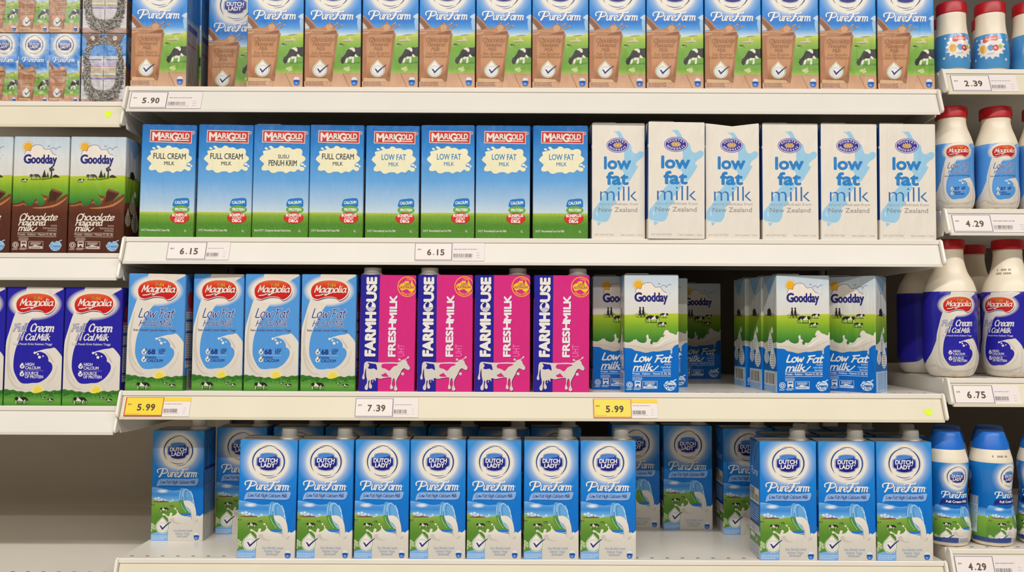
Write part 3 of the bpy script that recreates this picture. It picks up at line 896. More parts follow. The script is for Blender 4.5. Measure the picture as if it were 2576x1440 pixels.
# ------------------------------------------------------------------ white cartons with the pale blue islands
def art_goodness(W, Hh):
    a = Art((25, 35, 668, 1398), W, Hh)
    a.full('#eae2d5')
    nz = '#9dcce8'
    a.poly(smooth([(284, 130), (318, 134), (356, 126), (388, 170), (418, 228), (445, 268), (485, 278), (500, 310), (505, 345), (525, 385), (565, 392), (600, 368), (640, 374), (652, 405), (632, 445), (595, 470), (565, 500), (556, 530), (582, 545), (560, 590), (530, 640), (500, 688), (465, 724), (440, 712), (405, 730), (388, 700), (410, 640), (395, 600), (352, 580), (338, 552), (385, 520), (410, 480), (416, 430), (410, 370), (385, 290), (335, 175)], 3), nz)
    a.poly(smooth([(290, 660), (340, 680), (392, 752), (398, 790), (362, 850), (350, 880), (305, 920), (328, 985), (272, 1000), (256, 1060), (250, 1130), (205, 1196), (115, 1196), (50, 1182), (36, 1130), (48, 1060), (110, 985), (150, 905), (205, 820), (250, 765), (270, 700)], 4), nz)
    a.poly([(90, 1200), (145, 1206), (128, 1225), (112, 1244), (98, 1240)], nz)
    a.stroke([(60, 1178), (110, 1200), (150, 1206)], 5, '#e6e8e4')
    a.stroke([(92, 1075), (86, 1105), (98, 1135)], 12, '#d2e6ee', taper=True)
    a.poly(ell(338, 298, 134, 88, 36), '#57489c'); a.poly(ell(338, 298, 127, 81, 36), '#ddd4e2'); a.poly(ell(338, 298, 117, 72, 36), '#3a2f92')
    a.arctext('COUNTRY', 338, 304, 92, 49, -90, 134, 21, '#e9e2ea', bold=0.035)
    a.arctext('GOODNESS', 338, 292, 108, 68, 90, 146, 21, '#e9e2ea', bold=0.035, top=False)
    for k in range(12):
        t = 2 * PI * k / 12 + 0.2
        a.stroke([(338 + 28 * math.cos(t), 297 + 20 * math.sin(t)), (338 + 52 * math.cos(t), 297 + 31 * math.sin(t))], 9, '#eec46a' if k % 2 else '#f0dca8', curve=False)
    a.disc(338, 297, 20, '#f2b33c', ry=16, n=16)
    b = '#2f83c8'
    a.text('low', 336, 574, 140, b, w=312, bold=0.034)
    a.text('fat', 334, 757, 142, b, w=254, bold=0.034)
    a.text('milk', 348, 952, 176, '#3c74b4', w=442, bold=-0.012)
    a.text('natural goodness from', 344, 1003, 32, '#b3aea8', w=474)
    a.text('New Zealand', 340, 1082, 54, '#98948f', w=462)
    a.text('UHT LOW FAT MILK', 178, 1362, 24, '#c2bab0', w=236)
    a.text('Net Content: 1 Litre', 504, 1362, 24, '#c2bab0', w=258)
    return a

def art_goodness_side(W, Hh):
    w = 643 * W / 0.092
    a = Art((0, 35, w, 1398), W, Hh)
    a.full('#dcd4c8')
    a.rect(0, 40, w, 300, '#1d4f94')
    a.rect(w * .06, 300, w * .94, 1165, '#2a58a6'); a.rect(w * .12, 330, w * .88, 1140, '#d8d6d2')
    a.rect(0, 330, w * .3, 1165, '#2a58a6'); a.rect(w * .7, 330, w, 1165, '#2a58a6')
    a.lines(w * .34, 380, w * .66, 20, 34, 10, '#8a94a8', 45)
    return a

# ------------------------------------------------------------------ cartons with the sun and cloud over pasture
def goodday_top(a, cloud='#efe5d8'):
    a.full(VG((30, '#c2d0dc'), (140, '#ccd7df'), (260, '#dcdfde'), (500, '#dedad2'), (1420, '#dedad2')))
    for k in range(16):
        t = 2 * PI * k / 16
        a.stroke([(215 + 52 * math.cos(t), 160 + 52 * math.sin(t)), (215 + 74 * math.cos(t), 160 + 74 * math.sin(t))], 9, '#e8bc58', curve=False, caps=False)
    a.disc(215, 160, 50, '#eeb02a', n=22)
    top = [(175, 252), (188, 214), (212, 198), (242, 206), (258, 162), (308, 134), (370, 140), (412, 186), (468, 184), (508, 232), (552, 252)]
    a.poly(smooth(top, 4, False) + [(560, 300), (170, 300)], cloud)
    a.stroke(top, 5, '#40589a', n=4, caps=False)
    for q in ([(478, 180), (505, 164), (530, 168), (545, 186), (560, 166), (582, 152), (604, 158)], [(445, 150), (456, 140), (464, 152), (474, 142)]):
        a.stroke(q, 5, '#4a6aa0', caps=False)
    for dx, c in ((0, '#e8e2da'), (1, '#2e2b78')):
        pass
    a.text('G', 212, 352, 102, '#2e2b78', w=80, bold=0.036)
    a.text('oodday', 408, 352, 102, '#2e2b78', w=296, bold=0.030)
    a.disc(588, 258, 7, '#b8bcc4', n=8)
    a.poly([(40, 512), (160, 505), (400, 498), (720, 490), (720, 900), (40, 900)], VG((490, '#bccb38'), (560, '#a2c034'), (640, '#7fac30'), (740, '#569436'), (850, '#2f6e34'), (900, '#2c6630')))

def goodday_icons(a, ink, w):
    a.disc(108, 1325, 37, w, n=18); a.disc(108, 1325, 30, ink, n=18); a.disc(108, 1325, 22, w, n=10); a.disc(108, 1325, 12, ink, n=6)
    a.lines(72, 1368, 146, 2, 10, 5, w, 51)
    a.lines(142, 1238, 262, 3, 15, 6, w, 52)
    a.rect(168, 1280, 240, 1350, w); a.rect(178, 1292, 230, 1310, ink); a.poly([(186, 1350), (196, 1332), (204, 1326), (212, 1332), (222, 1350)], ink)
    a.lines(158, 1358, 250, 3, 10, 5, w, 53)
    box = smooth([(262, 1290), (274, 1280), (420, 1280), (433, 1290), (433, 1358), (420, 1369), (274, 1369), (262, 1358)], 3)
    a.poly(box, w); a.poly([(347 + (x - 347) * .955, 1324 + (y - 1324) * .91) for x, y in box], ink)
    a.lines(285, 1292, 412, 3, 12, 6, w, 54)
    a.poly(smooth([(270, 1342), (310, 1336), (330, 1322), (350, 1320), (370, 1332), (426, 1340)], 3, False) + [(424, 1362), (274, 1362)], w)
    a.lines(290, 1346, 405, 1, 10, 7, ink, 55)

def bowl_icon(a, cx, cy, light, ink, s=1.0):
    a.blob([(cx - 70 * s, cy - 10 * s), (cx + 66 * s, cy - 16 * s), (cx + 52 * s, cy + 42 * s), (cx + 20 * s, cy + 64 * s), (cx - 24 * s, cy + 64 * s), (cx - 56 * s, cy + 40 * s)], light)
    a.blob([(cx - 58 * s, cy - 12 * s), (cx - 40 * s, cy - 44 * s), (cx - 10 * s, cy - 36 * s), (cx + 12 * s, cy - 52 * s), (cx + 44 * s, cy - 40 * s), (cx + 60 * s, cy - 14 * s)], light)
    a.stroke([(cx + 20 * s, cy - 30 * s), (cx + 45 * s, cy - 50 * s), (cx + 68 * s, cy - 62 * s)], 12 * s, light)
    a.text('Creamy', cx, cy + 24 * s, 36 * s, ink, w=124 * s, bold=0.04)
    a.text('& Tasty', cx, cy + 52 * s, 20 * s, ink, w=70 * s, bold=0.03)
    a.stroke([(cx - 40 * s, cy - 22 * s), (cx, cy - 30 * s), (cx + 34 * s, cy - 20 * s)], 6 * s, ink)

def art_goodday_low(W, Hh):
    a = Art((45, 40, 690, 1412), W, Hh)
    goodday_top(a)
    K = '#262320'
    for cx in (198, 250, 305):
        pts = ell(cx, 515, 19, 20, 16); a.stroke(pts + pts[:1], 4, K, curve=False, caps=False)
    for cx in (234, 272):
        a.poly(smooth([(cx - 9, 445), (cx + 8, 442), (cx + 11, 480), (cx + 18, 520), (cx + 8, 534), (cx - 2, 500), (cx - 12, 528), (cx - 14, 488)], 3), K)
        a.disc(cx - 1, 428, 11, K, n=10)
    a.stroke([(250, 470), (290, 482), (300, 512)], 4, K); a.stroke([(210, 478), (232, 470)], 4, K); a.stroke([(198, 515), (250, 505), (305, 515)], 5, K)
    a.poly([(190, 536), (330, 536), (320, 544), (200, 542)], '#5b7a24')
    cow(a, 388, 545, 1.55, -1); cow(a, 522, 508, 1.0, -1); cow(a, 498, 612, 1.05, -1)
    top = [(40, 826), (100, 832), (150, 812), (172, 806), (186, 792), (206, 818), (258, 838), (300, 828), (312, 790), (304, 760), (318, 740), (330, 748), (336, 786), (362, 798), (350, 830), (368, 856), (392, 826), (420, 832), (450, 812), (480, 772), (506, 768), (526, 742), (506, 744), (520, 700), (545, 684), (566, 696), (580, 714), (620, 728), (660, 742), (674, 708), (695, 700)]
    bot = [(695, 852), (650, 862), (612, 902), (612, 945), (602, 968), (588, 948), (592, 922), (540, 922), (450, 936), (380, 936), (300, 952), (230, 936), (170, 926), (130, 902), (40, 896)]
    a.poly(smooth(top, 3, False) + [(695, 960), (40, 960)], VG((690, '#ebe4da'), (820, '#ded6ca'), (960, '#c6bcae')))
    a.stroke([(60, 868), (200, 880), (330, 912), (470, 892), (560, 850), (690, 800)], 18, '#cabfb2', taper=True)
    a.stroke([(380, 870), (450, 860), (520, 810), (600, 770)], 14, '#f0eae0', taper=True)
    a.disc(160, 806, 9, '#e8e2d8', n=10)
    a.poly(smooth(bot, 3, False) + [(40, 1420), (695, 1420)], VG((850, '#0c70cc'), (1420, '#0664bc')))
    w = '#ece8e2'
    a.hand('Low', 152, 1054, 54, w, weight=3.5, w=205, shear=0.25, wob=0.05); a.hand('Fat', 402, 1060, 54, w, weight=3.5, w=188, shear=0.25, wob=0.05)
    a.hand('milk', 146, 1158, 50, w, weight=3.4, w=225, shear=0.22, wob=0.05); a.stroke([(352, 1160), (388, 1154), (418, 1130), (446, 1104)], 12, w)
    for t, y in (('susu', 1094), ('rendah', 1128), ('lemak', 1160)):
        a.text(t, 594, y, 26, '#b8d0ea', w=len(t) * 19, al='r', bold=0.01)
    a.rect(142, 1170, 594, 1175, '#dfe2e6'); a.rect(142, 1219, 594, 1224, '#dfe2e6')
    a.text('Protein - Kalsium - Vitamin D, B2, B6', 368, 1206, 24, '#dfe2e6', w=448, bold=0.015)
    goodday_icons(a, '#1566b8', '#dfe2e6')
    bowl_icon(a, 585, 1325, '#cfe2f4', '#1a5ea8')
    return a

def art_goodday_choc(W, Hh):
    a = Art((45, 30, 705, 1420), W, Hh)
    goodday_top(a)
    cow(a, 300, 505, 1.25, 1, dark='#4a4744', light='#8d8880')
    cow(a, 190, 552, 0.75, -1, dark='#3a3836')
    T = '#33352a'
    a.poly([(390, 525), (405, 470), (420, 425), (430, 470), (445, 515), (425, 522)], T); a.poly([(440, 520), (458, 455), (470, 495), (472, 520)], '#4d4c38')
    a.poly([(490, 535), (498, 420), (510, 420), (508, 535)], T)
    for x, y in ((485, 415), (505, 400), (520, 425), (490, 435)): a.disc(x, y, 14, '#4a4636', n=8)
    a.blob([(515, 512), (550, 485), (600, 512), (590, 520), (520, 520)], T)
    a.poly([(360, 540), (490, 520), (520, 530), (400, 552)], '#5b7a24')
    # splash of chocolate
    top = [(40, 830), (110, 832), (160, 812), (182, 795), (205, 830), (230, 862), (290, 850), (312, 800), (330, 770), (345, 815), (360, 850), (420, 845), (440, 800), (415, 750), (380, 712), (420, 735), (465, 745), (480, 800), (560, 800), (630, 750), (660, 735), (680, 715), (710, 720)]
    a.poly(smooth(top, 3, False) + [(710, 1425), (40, 1425)], VG((700, '#7c452c'), (860, '#6b3a26'), (960, '#5a3122'), (1420, '#522c1e')))
    a.poly([(470, 820), (485, 700), (512, 650), (525, 655), (640, 690), (632, 720), (560, 800)], '#5a3022')
    a.poly([(500, 672), (520, 652), (640, 690), (628, 705)], '#8a553c')
    a.poly([(512, 690), (610, 712), (560, 790), (480, 800)], '#4c281c')
    a.stroke([(50, 860), (120, 858), (190, 838), (215, 868)], 16, '#b0704a', taper=True)
    a.stroke([(290, 885), (420, 880), (560, 850), (650, 795), (700, 750)], 24, '#b87c50', taper=True)
    a.stroke([(420, 760), (440, 785), (455, 760)], 20, '#c07a48', taper=True); a.stroke([(318, 830), (338, 810), (348, 830)], 16, '#b07458', taper=True)
    w = '#eadfd0'
    a.hand('Chocolate', 136, 1030, 50, w, weight=2.7, w=445, shear=0.3, wob=0.08)
    a.hand('Flavoured', 132, 1092, 44, w, weight=2.7, w=318, shear=0.25, wob=0.08)
    a.hand('milk', 132, 1158, 44, w, weight=3.1, w=170, shear=0.22); a.stroke([(296, 1158), (318, 1152), (338, 1136), (352, 1118)], 11, w)
    for t, y in (('susu', 1100), ('berperisa', 1132), ('coklat', 1160)):
        a.text(t, 588, y, 26, '#b8a090', w=len(t) * 18, al='r', bold=0.01)
    a.rect(128, 1178, 586, 1183, '#cdbcae'); a.rect(128, 1221, 586, 1226, '#cdbcae')
    a.text('Protein - Kalsium - Vitamin D, B2, B6', 357, 1210, 24, '#cdbcae', w=450, bold=0.015)
    a2 = '#d9c8bc'
    goodday_icons(a, '#54301f', a2)
    bowl_icon(a, 580, 1325, '#9fc6e6', '#5f93c4')
    return a

def art_goodday_side(W, Hh, choc=False, right=False):
    w = 645 * W / 0.0895
    a = Art((0, 40, w, 1412), W, Hh)
    a.full(VG((40, '#b4c2cd'), (260, '#c9cdce'), (500, '#cdcac4'), (502, '#a9b834'), (640, '#74a030'), (860, '#346a30'), (1412, '#346a30')))
    K = '#2c2a28'
    a.poly([(w * .1, 505), (w * .3, 500), (w * .34, 440), (w * .5, 420), (w * .62, 470), (w * .6, 520)], K); cow(a, w * .72, 500, 0.7, -1)
    a.poly([(w * .3, 470), (w * .36, 420), (w * .42, 470)], K)
    if choc:
        a.rect(0, 830, w, 1415, '#4c281b')
        a.poly(smooth([(0, 830), (w * .3, 800), (w * .6, 840), (w, 800)], 4, False) + [(w, 900), (0, 900)], '#6a3a26')
    else:
        a.poly(smooth([(0, 850), (w * .2, 830), (w * .45, 800), (w * .6, 840), (w, 820)], 4, False) + [(w, 960), (0, 960)], '#d6cec3')
        a.poly(smooth([(0, 905), (w * .4, 940), (w * .7, 900), (w, 890)], 4, False) + [(w, 1415), (0, 1415)], '#1a66b4')
        a.rect(0, 1165, w, 1415, '#9fc0e4')
        if right: a.lines(w * .12, 1195, w * .9, 9, 22, 8, '#6d92c0', 61)
        else:
            a.rect(w * .1, 1180, w * .88, 1330, '#d8d6d0'); a.barcode(w * .16, 1190, w * .82, 1320, '#5a5450', 62, 16)
            a.lines(w * .1, 1345, w * .9, 3, 20, 8, '#6d92c0', 63)
    for cx, cy, r in ((w * .52, 850, w * .2), (w * .24, 1010, w * .18), (w * .7, 1040, w * .24)):
        a.poly(drop_shape(cx, cy, r, cy - r * 2.0), '#dfe0dc' if not choc else '#b0a494')
        a.lines(cx - r * .6, cy - r * .7, cx + r * .6, 6, r * .28, r * .1, '#7a86a0' if not choc else '#6a5a50', 64)
    a.poly(drop_shape(w * .66, 690, w * .08, 640), '#e2e2da')
    return a

# ------------------------------------------------------------------ cartons and bottles with the red bean name plate
LF = dict(bg='#559ade', ink='#262a78', edge='#d9dfea', l1='Low Fat', low=True)
FC = dict(bg='#2a25a2', ink='#ece8ee', edge='#5a5890', l1='Full Cream', low=False)

def bean(a, cx, cy, s):
    P = [(-218, 22), (-212, -34), (-172, -85), (-95, -118), (8, -128), (110, -120), (188, -90), (226, -36), (220, 28), (180, 78), (120, 104), (70, 74), (-22, 68), (-92, 86), (-142, 98), (-196, 78)]
    def T(k, dx=0, dy=0): return smooth([(cx + (x * k + dx) * s, cy + (y * k + dy) * s) for x, y in P], 4)
    a.poly(T(1.03, 6, 15), '#5d4a78'); a.poly(T(1.05, 0, 3), '#ece4da')
    a.poly(T(0.985), VG((cy - 128 * s, '#e2683e'), (cy - 50 * s, '#d8361f'), (cy + 30 * s, '#cf2420'), (cy + 110 * s, '#c4201f')))
    a.text('F', cx - 6 * s, cy - 50 * s, 42 * s, '#b98a48', bold=0.03); a.text('&', cx + 20 * s, cy - 52 * s, 30 * s, '#7f9a50', bold=0.01); a.text('N', cx + 54 * s, cy - 50 * s, 42 * s, '#d0a23c', bold=0.03)
    for dx, dy, c in ((3, 5, '#8f1a1a'), (0, 0, '#f0e6dc')):
        a.hand('Magnolia', cx - 178 * s + dx * s, cy + 16 * s + dy * s, 50 * s, c, weight=2.7, w=380 * s, shear=0.22)
        a.stroke([(cx - 160 * s + dx * s, cy + 55 * s + dy * s), (cx - 110 * s, cy + 50 * s + dy * s), (cx - 70 * s, cy + 36 * s + dy * s)], 11 * s, c)
        a.stroke([(cx - 62 * s + dx * s, cy + 46 * s + dy * s), (cx - 40 * s, cy + 54 * s + dy * s), (cx - 10 * s, cy + 34 * s + dy * s), (cx + 60 * s, cy + 14 * s + dy * s), (cx + 150 * s, cy + 12 * s + dy * s)], 9 * s, c, taper=True)

def magnolia_upper(a, st, band=True):
    bg = st['bg']
    a.full(bg)
    milk = VG((20, '#e2d9cb'), (500, '#e6ded2'), (900, '#e3dbcf'), (1250, '#dcd4c8'))
    sw = [(262, 28), (672, 28), (600, 92), (555, 125), (480, 200), (372, 345), (300, 440), (230, 560), (190, 660), (155, 760), (138, 880), (142, 990), (180, 1080), (232, 1142), (300, 1150), (360, 1142), (440, 1134), (520, 1080), (575, 1000), (582, 940), (562, 904), (536, 888), (532, 850), (495, 800), (430, 778), (392, 796), (366, 798), (378, 786), (420, 768), (500, 746), (560, 738), (600, 730), (645, 775), (680, 820), (700, 860)]
    a.glow(362, 225, [(150, '#e8e0d4'), (235, '#e8e0d4'), (262, lambda x, y: mixc(bg, '#e8e0d4', 0.75)), (310, bg)], 40, asp=0.62)
    a.poly([(35, 1260)] + smooth([(35, 770), (48, 660), (80, 540), (112, 420), (140, 335), (170, 260), (220, 170), (250, 90)], 3, False) + smooth(sw, 3, False) + [(700, 1260)], milk)
    a.stroke([(120, 470), (85, 680), (75, 850), (110, 1030), (190, 1150)], 30, '#d2c9bb', taper=True)
    a.stroke([(60, 900), (95, 1080), (170, 1190), (260, 1210)], 26, '#cfc6b8', taper=True)
    a.stroke([(500, 770), (560, 850), (590, 900), (570, 870)], 20, '#cdc4b6', taper=True)
    a.stroke([(640, 930), (600, 1060), (520, 1150)], 22, '#d5ccbe', taper=True)
    a.glow(362, 225, [(150, '#ebe3d7'), (228, '#ebe3d7'), (256, '#e4dccf')], 40, asp=0.62)
    for x, y, r in ((376, 792, 14), (432, 842, 17), (412, 808, 12), (472, 830, 9)): a.disc(x, y, r, '#ece6dc', n=12)
    bean(a, 364, 228, 1.0)
    ink, edge = st['ink'], st['edge']
    if st['low']:
        rows = ((('Low', 156, 545, 70, 200, 1.7), ('Fat', 392, 545, 70, 165, 1.7), ('H', 165, 645, 46, 62, 1.8), ('Cal', 258, 645, 46, 115, 1.8), ('Milk', 388, 645, 46, 152, 1.8)))
    else:
        rows = ((('Full', 122, 545, 56, 150, 2.4), ('Cream', 310, 545, 58, 270, 2.8), ('H', 172, 645, 46, 56, 2.2), ('Cal', 256, 645, 46, 120, 2.8), ('Milk', 388, 645, 46, 150, 2.8)))
    for pas in (0, 1):
        for t, x, y, xh, w, wt in rows:
            gray = (not st['low']) and t in ('Full', 'H')
            c = edge if pas == 0 else ('#c9c6d2' if gray else ink)
            a.hand(t, x, y, xh, c, weight=wt + (1.5 if pas == 0 else -0.2), w=w, shear=0.28)
    a.stroke([(228, 650), (238, 610), (246, 570)], 14, edge); a.stroke([(228, 648), (238, 610), (246, 576)], 8, ink); a.disc(250, 562, 9, ink, n=8)
    a.text('Susu Rendah Lemak Kalsium Tinggi' if st['low'] else 'Susu Penuh Krim Kalsium Tinggi', 350, 702, 24, '#5f6a90' if st['low'] else '#cfcdda', w=480 if st['low'] else 440, bold=0.02)
    return a

def magnolia_info(a, st, pct='68'):
    W1 = '#ece8e2'
    for y in (950, 1040):
        a.poly(drop_shape(240, y, 27, y - 44), W1)
        a.poly([(226, y - 6), (234, y - 8), (240, y + 4), (268, y - 46), (274, y - 42), (243, y + 16), (236, y + 16)], '#3a3a48' if st['low'] else '#4a48a0')
    if st['low']:
        c = '#263a8a'
        a.text(pct, 324, 972, 56, c, w=82, bold=0.03); a.text('%', 386, 972, 28, '#a9c0e2', w=24); a.text('LESS', 446, 938, 30, c, w=72, bold=0.01); a.text('FAT', 438, 972, 30, c, w=56, bold=0.01)
        a.rect(215, 987, 484, 991, '#cfdcee')
        a.text('HIGH', 330, 1026, 28, c, w=94, bold=0.01, al='c'); a.text('CALCIUM', 368, 1064, 32, c, w=174, bold=0.01)
    else:
        c = '#dfdcea'
        a.text('HIGH', 326, 942, 34, c, w=96, bold=0.02); a.text('CALCIUM', 360, 984, 34, c, w=170, bold=0.02)
        a.rect(215, 997, 484, 1002, '#8f8cc8')
        a.text('SOURCE', 350, 1046, 34, c, w=150, bold=0.02); a.text('OF PROTEIN', 378, 1086, 34, c, w=206, bold=0.02)

def art_magnolia(W, Hh, st):
    a = Art((35, 28, 690, 1405), W, Hh)
    magnolia_upper(a, st)
    magnolia_info(a, st)
    a.glow(425, 1232, [(0, '#f4dc3a'), (34, '#efd648'), (60, '#e8df9c'), (92, VG((900, '#e3dbcf'), (1250, '#dcd4c8')))], 24)
    hedge = smooth([(30, 1222), (70, 1215), (110, 1228), (150, 1222), (190, 1240), (240, 1238), (290, 1252), (340, 1240), (380, 1258), (440, 1255), (480, 1235), (520, 1228), (560, 1240), (610, 1222), (650, 1228), (695, 1215)], 3, False)
    a.poly(hedge + [(695, 1410), (30, 1410)], VG((1215, '#3f7a2c'), (1260, '#35702a'), (1290, '#4f8f38'), (1340, '#6aa544'), (1405, '#4f8a38')))
    a.stroke([(30, 1290), (200, 1282), (420, 1290), (695, 1276)], 12, '#5f9a3e', caps=False)
    r = random.Random(3); z = a.z
    for k in range(50):
        x = 35 + 655 * r.random(); y = 1238 + 40 * r.random()
        a.disc(x, y + 12, 9 + 6 * r.random(), r.choice(('#3f7f30', '#34692a', '#4a8a36')), n=7)
    a.z = z + 2e-5
    cow(a, 235, 1332, 1.55, 1); cow(a, 490, 1312, 0.5, 1); cow(a, 572, 1332, 0.72, 1)
    return a

def art_magnolia_side(W, Hh, st):
    w = 655 * W / 0.091
    a = Art((0, 28, w, 1405), W, Hh)
    a.full(mixc(st['bg'], '#203060', 0.25))
    a.rect(0, 1225, w, 1405, VG((1225, '#2f6326'), (1300, '#4a8436'), (1405, '#44783a')))
    a.disc(w * .5, 330, w * .3, '#a83030', n=18)
    a.rect(w * .12, 430, w * .95, 470, '#b85a78'); a.rect(w * .12, 470, w * .95, 1130, '#c2c2c6')
    a.lines(w * .16, 490, w * .9, 22, 28, 9, '#5f6890', 71)
    a.rect(w * .12, 560, w * .95, 590, '#3a4a90'); a.rect(w * .12, 700, w * .95, 725, '#3a4a90'); a.rect(w * .12, 1020, w * .95, 1045, '#3a4a90')
    a.rect(w * .3, 1150, w * .85, 1390, '#d0cec8'); a.barcode(w * .36, 1165, w * .8, 1375, '#5a6a58', 72, 22, True)
    return a

# ------------------------------------------------------------------ pink and blue farm carton
def art_farm(W, Hh):
    a = Art((32, 85, 666, 1410), W, Hh)
    a.full('#d82f82')
    a.rect(28, 80, 252, 1415, '#2a2596')
    R = -PI / 2
    for dx, dy, c in ((6, 6, '#15124e'), (0, 0, '#eee9e4')):
        a.text('FARMH', 210 + dx, 1006 + dy, 110, c, w=488, bold=0.05, al='l', rot=R)
        a.text('USE', 212 + dx, 386 + dy, 106, c, w=266, bold=0.05, al='l', rot=R)
        a.disc(155 + dx, 450 + dy, 56, c, n=26)
    a.poly([(122, 440), (150, 400), (166, 415), (160, 452), (130, 460)], '#2a2596'); a.poly([(118, 430), (150, 392), (172, 414), (164, 420), (148, 404), (126, 436)], '#20205a')
    a.stroke([(112, 478), (150, 462), (205, 462)], 5, '#2a2596'); a.stroke([(125, 492), (165, 474), (204, 478)], 4, '#2a2596'); a.stroke([(145, 500), (175, 488), (198, 492)], 4, '#2a2596')
    for dx, dy, c in ((5, 5, '#8a1a54'), (0, 0, '#f2e8ec')):
        a.text('FRESH', 440 + dx, 1010 + dy, 78, c, w=392, bold=0.045, al='l', rot=R)
        a.text('MILK', 448 + dx, 606 + dy, 78, c, w=284, bold=0.045, al='l', rot=R)
    a.text('UHT', 545, 1010, 76, '#f07cb4', w=136, bold=0.0, al='l', rot=R)
    pts = ell(565, 217, 108, 112, 40); a.stroke(pts + pts[:1], 11, '#f2a83a', curve=False, caps=False)
    a.poly([(472, 222), (476, 200), (500, 182), (520, 176), (545, 150), (562, 154), (584, 150), (578, 168), (600, 182), (612, 142), (622, 168), (636, 195), (655, 222), (648, 248), (628, 272), (606, 278), (588, 268), (574, 250), (548, 246), (512, 262), (490, 258), (484, 240)], '#f2cf22')
    a.poly([(600, 284), (616, 284), (608, 296)], '#f2cf22')
    a.text('100%', 570, 206, 32, '#b5406a', w=76, bold=0.02); a.text('AUSTRALIAN', 562, 238, 30, '#b5406a', w=156, bold=0.025)
    a.arctext('FRESH MILK', 565, 217, 96, 99, 90, 100, 20, '#f2a83a', bold=0.03, top=False)
    a.arctext('FARM', 565, 217, 78, 80, -75, 44, 20, '#f2a83a', bold=0.03)
    body = [(97, 1090), (118, 1073), (160, 1074), (280, 1082), (400, 1076), (470, 1078), (512, 1062), (528, 1046), (556, 1050), (574, 1064), (586, 1096), (610, 1130), (608, 1156), (588, 1163), (546, 1144), (520, 1166), (500, 1210), (472, 1260), (458, 1300), (462, 1345), (476, 1380), (460, 1399), (440, 1390), (434, 1370), (448, 1330), (442, 1270), (426, 1258), (416, 1290), (412, 1330), (425, 1362), (412, 1383), (394, 1374), (391, 1350), (402, 1320), (405, 1270), (394, 1248), (330, 1255), (276, 1266), (236, 1257), (206, 1275), (178, 1278), (170, 1310), (187, 1350), (178, 1377), (158, 1372), (152, 1345), (158, 1290), (148, 1284), (142, 1320), (142, 1350), (138, 1385), (118, 1394), (104, 1375), (108, 1350), (126, 1320), (130, 1285), (118, 1230), (114, 1150), (104, 1180), (98, 1230), (102, 1262), (88, 1276), (74, 1264), (76, 1238), (88, 1200), (90, 1130)]
    a.poly([(x + 5, y + 5) for x, y in smooth(body, 3)], '#4a1a52')
    c = '#dad2c8'
    a.poly(smooth(body, 3), c)
    for q in ([(200, 1290), (190, 1270), (196, 1306), (184, 1300)], [(222, 1262), (228, 1280), (222, 1292), (212, 1270)]): a.blob(q, c)
    a.stroke([(545, 1048), (572, 1034), (588, 1019)], 9, c); a.disc(589, 1018, 11, c, n=10); a.disc(490, 1045, 13, c, n=10); a.stroke([(490, 1048), (520, 1058)], 7, c)
    a.disc(530, 1206, 17, c, n=12)
    a.blob([(134, 1084), (156, 1090), (200, 1097), (226, 1102), (238, 1140), (236, 1168), (205, 1150), (165, 1156), (136, 1146), (150, 1115)], '#2a2596')
    a.blob([(288, 1115), (306, 1096), (360, 1093), (430, 1092), (468, 1096), (472, 1108), (424, 1128), (392, 1164), (372, 1173), (335, 1152), (296, 1142)], '#d82f82')
    a.blob([(290, 1220), (318, 1208), (336, 1196), (352, 1215), (374, 1238), (350, 1242), (304, 1240)], '#d82f82')
    return a

def art_farm_side(W, Hh):
    w = 634 * W / 0.0905
    a = Art((0, 85, w, 1410), W, Hh)
    a.full('#c42a76'); a.rect(0, 85, w, 350, '#241f86')
    a.lines(w * .2, 420, w * .8, 14, 34, 11, '#e6b8cc', 81); a.rect(w * .7, 700, w * .86, 860, '#e8c83a'); a.rect(w * .2, 980, w * .8, 1200, '#ded6d2'); a.barcode(w * .26, 1000, w * .74, 1180, '#3a2a34', 82, 22)
    return a

# ------------------------------------------------------------------ bottle sleeves
def art_bottle_magnolia(circ, Hh, st, half, y_top, y_bot, pct):
    """front artwork in the middle of a sleeve of length circ; plain colour and milk carry on round the back"""
    k = Hh / (y_bot - y_top)
    xm = 362
    x0 = xm - circ / 2 / k; x1 = xm + circ / 2 / k
    a = Art((x0, y_top, x1, y_bot), circ, Hh)
    full = a.full
    magnolia_upper(a, st)
    magnolia_info(a, st, pct)
    milk = VG((900, '#e0d8cc'), (1300, '#d9d1c4'))
    lo = smooth([(x0, 1180), (-300, 1140), (-160, 1080), (-60, 980), (0, 860), (36, 770)], 4, False)
    a.poly(lo + [(40, 1300), (x0, 1300)], milk)
    ro = smooth([(688, 830), (720, 900), (800, 1010), (900, 1110), (1050, 1170), (x1, 1180)], 4, False)
    a.poly([(688, 1300)] + ro + [(x1, 1300)], milk)
    a.rect(x0, 1245, x1, y_bot + 10, '#d9d1c4')
    a.stroke([(-160, 1180), (0, 1150), (110, 1200), (300, 1240), (520, 1220), (700, 1160)], 36, '#cbc2b4', taper=True)
    a.disc(820, 1210, 26, '#8a8880', n=14); a.disc(820, 1210, 21, '#dbd3c6', n=14)
    return a

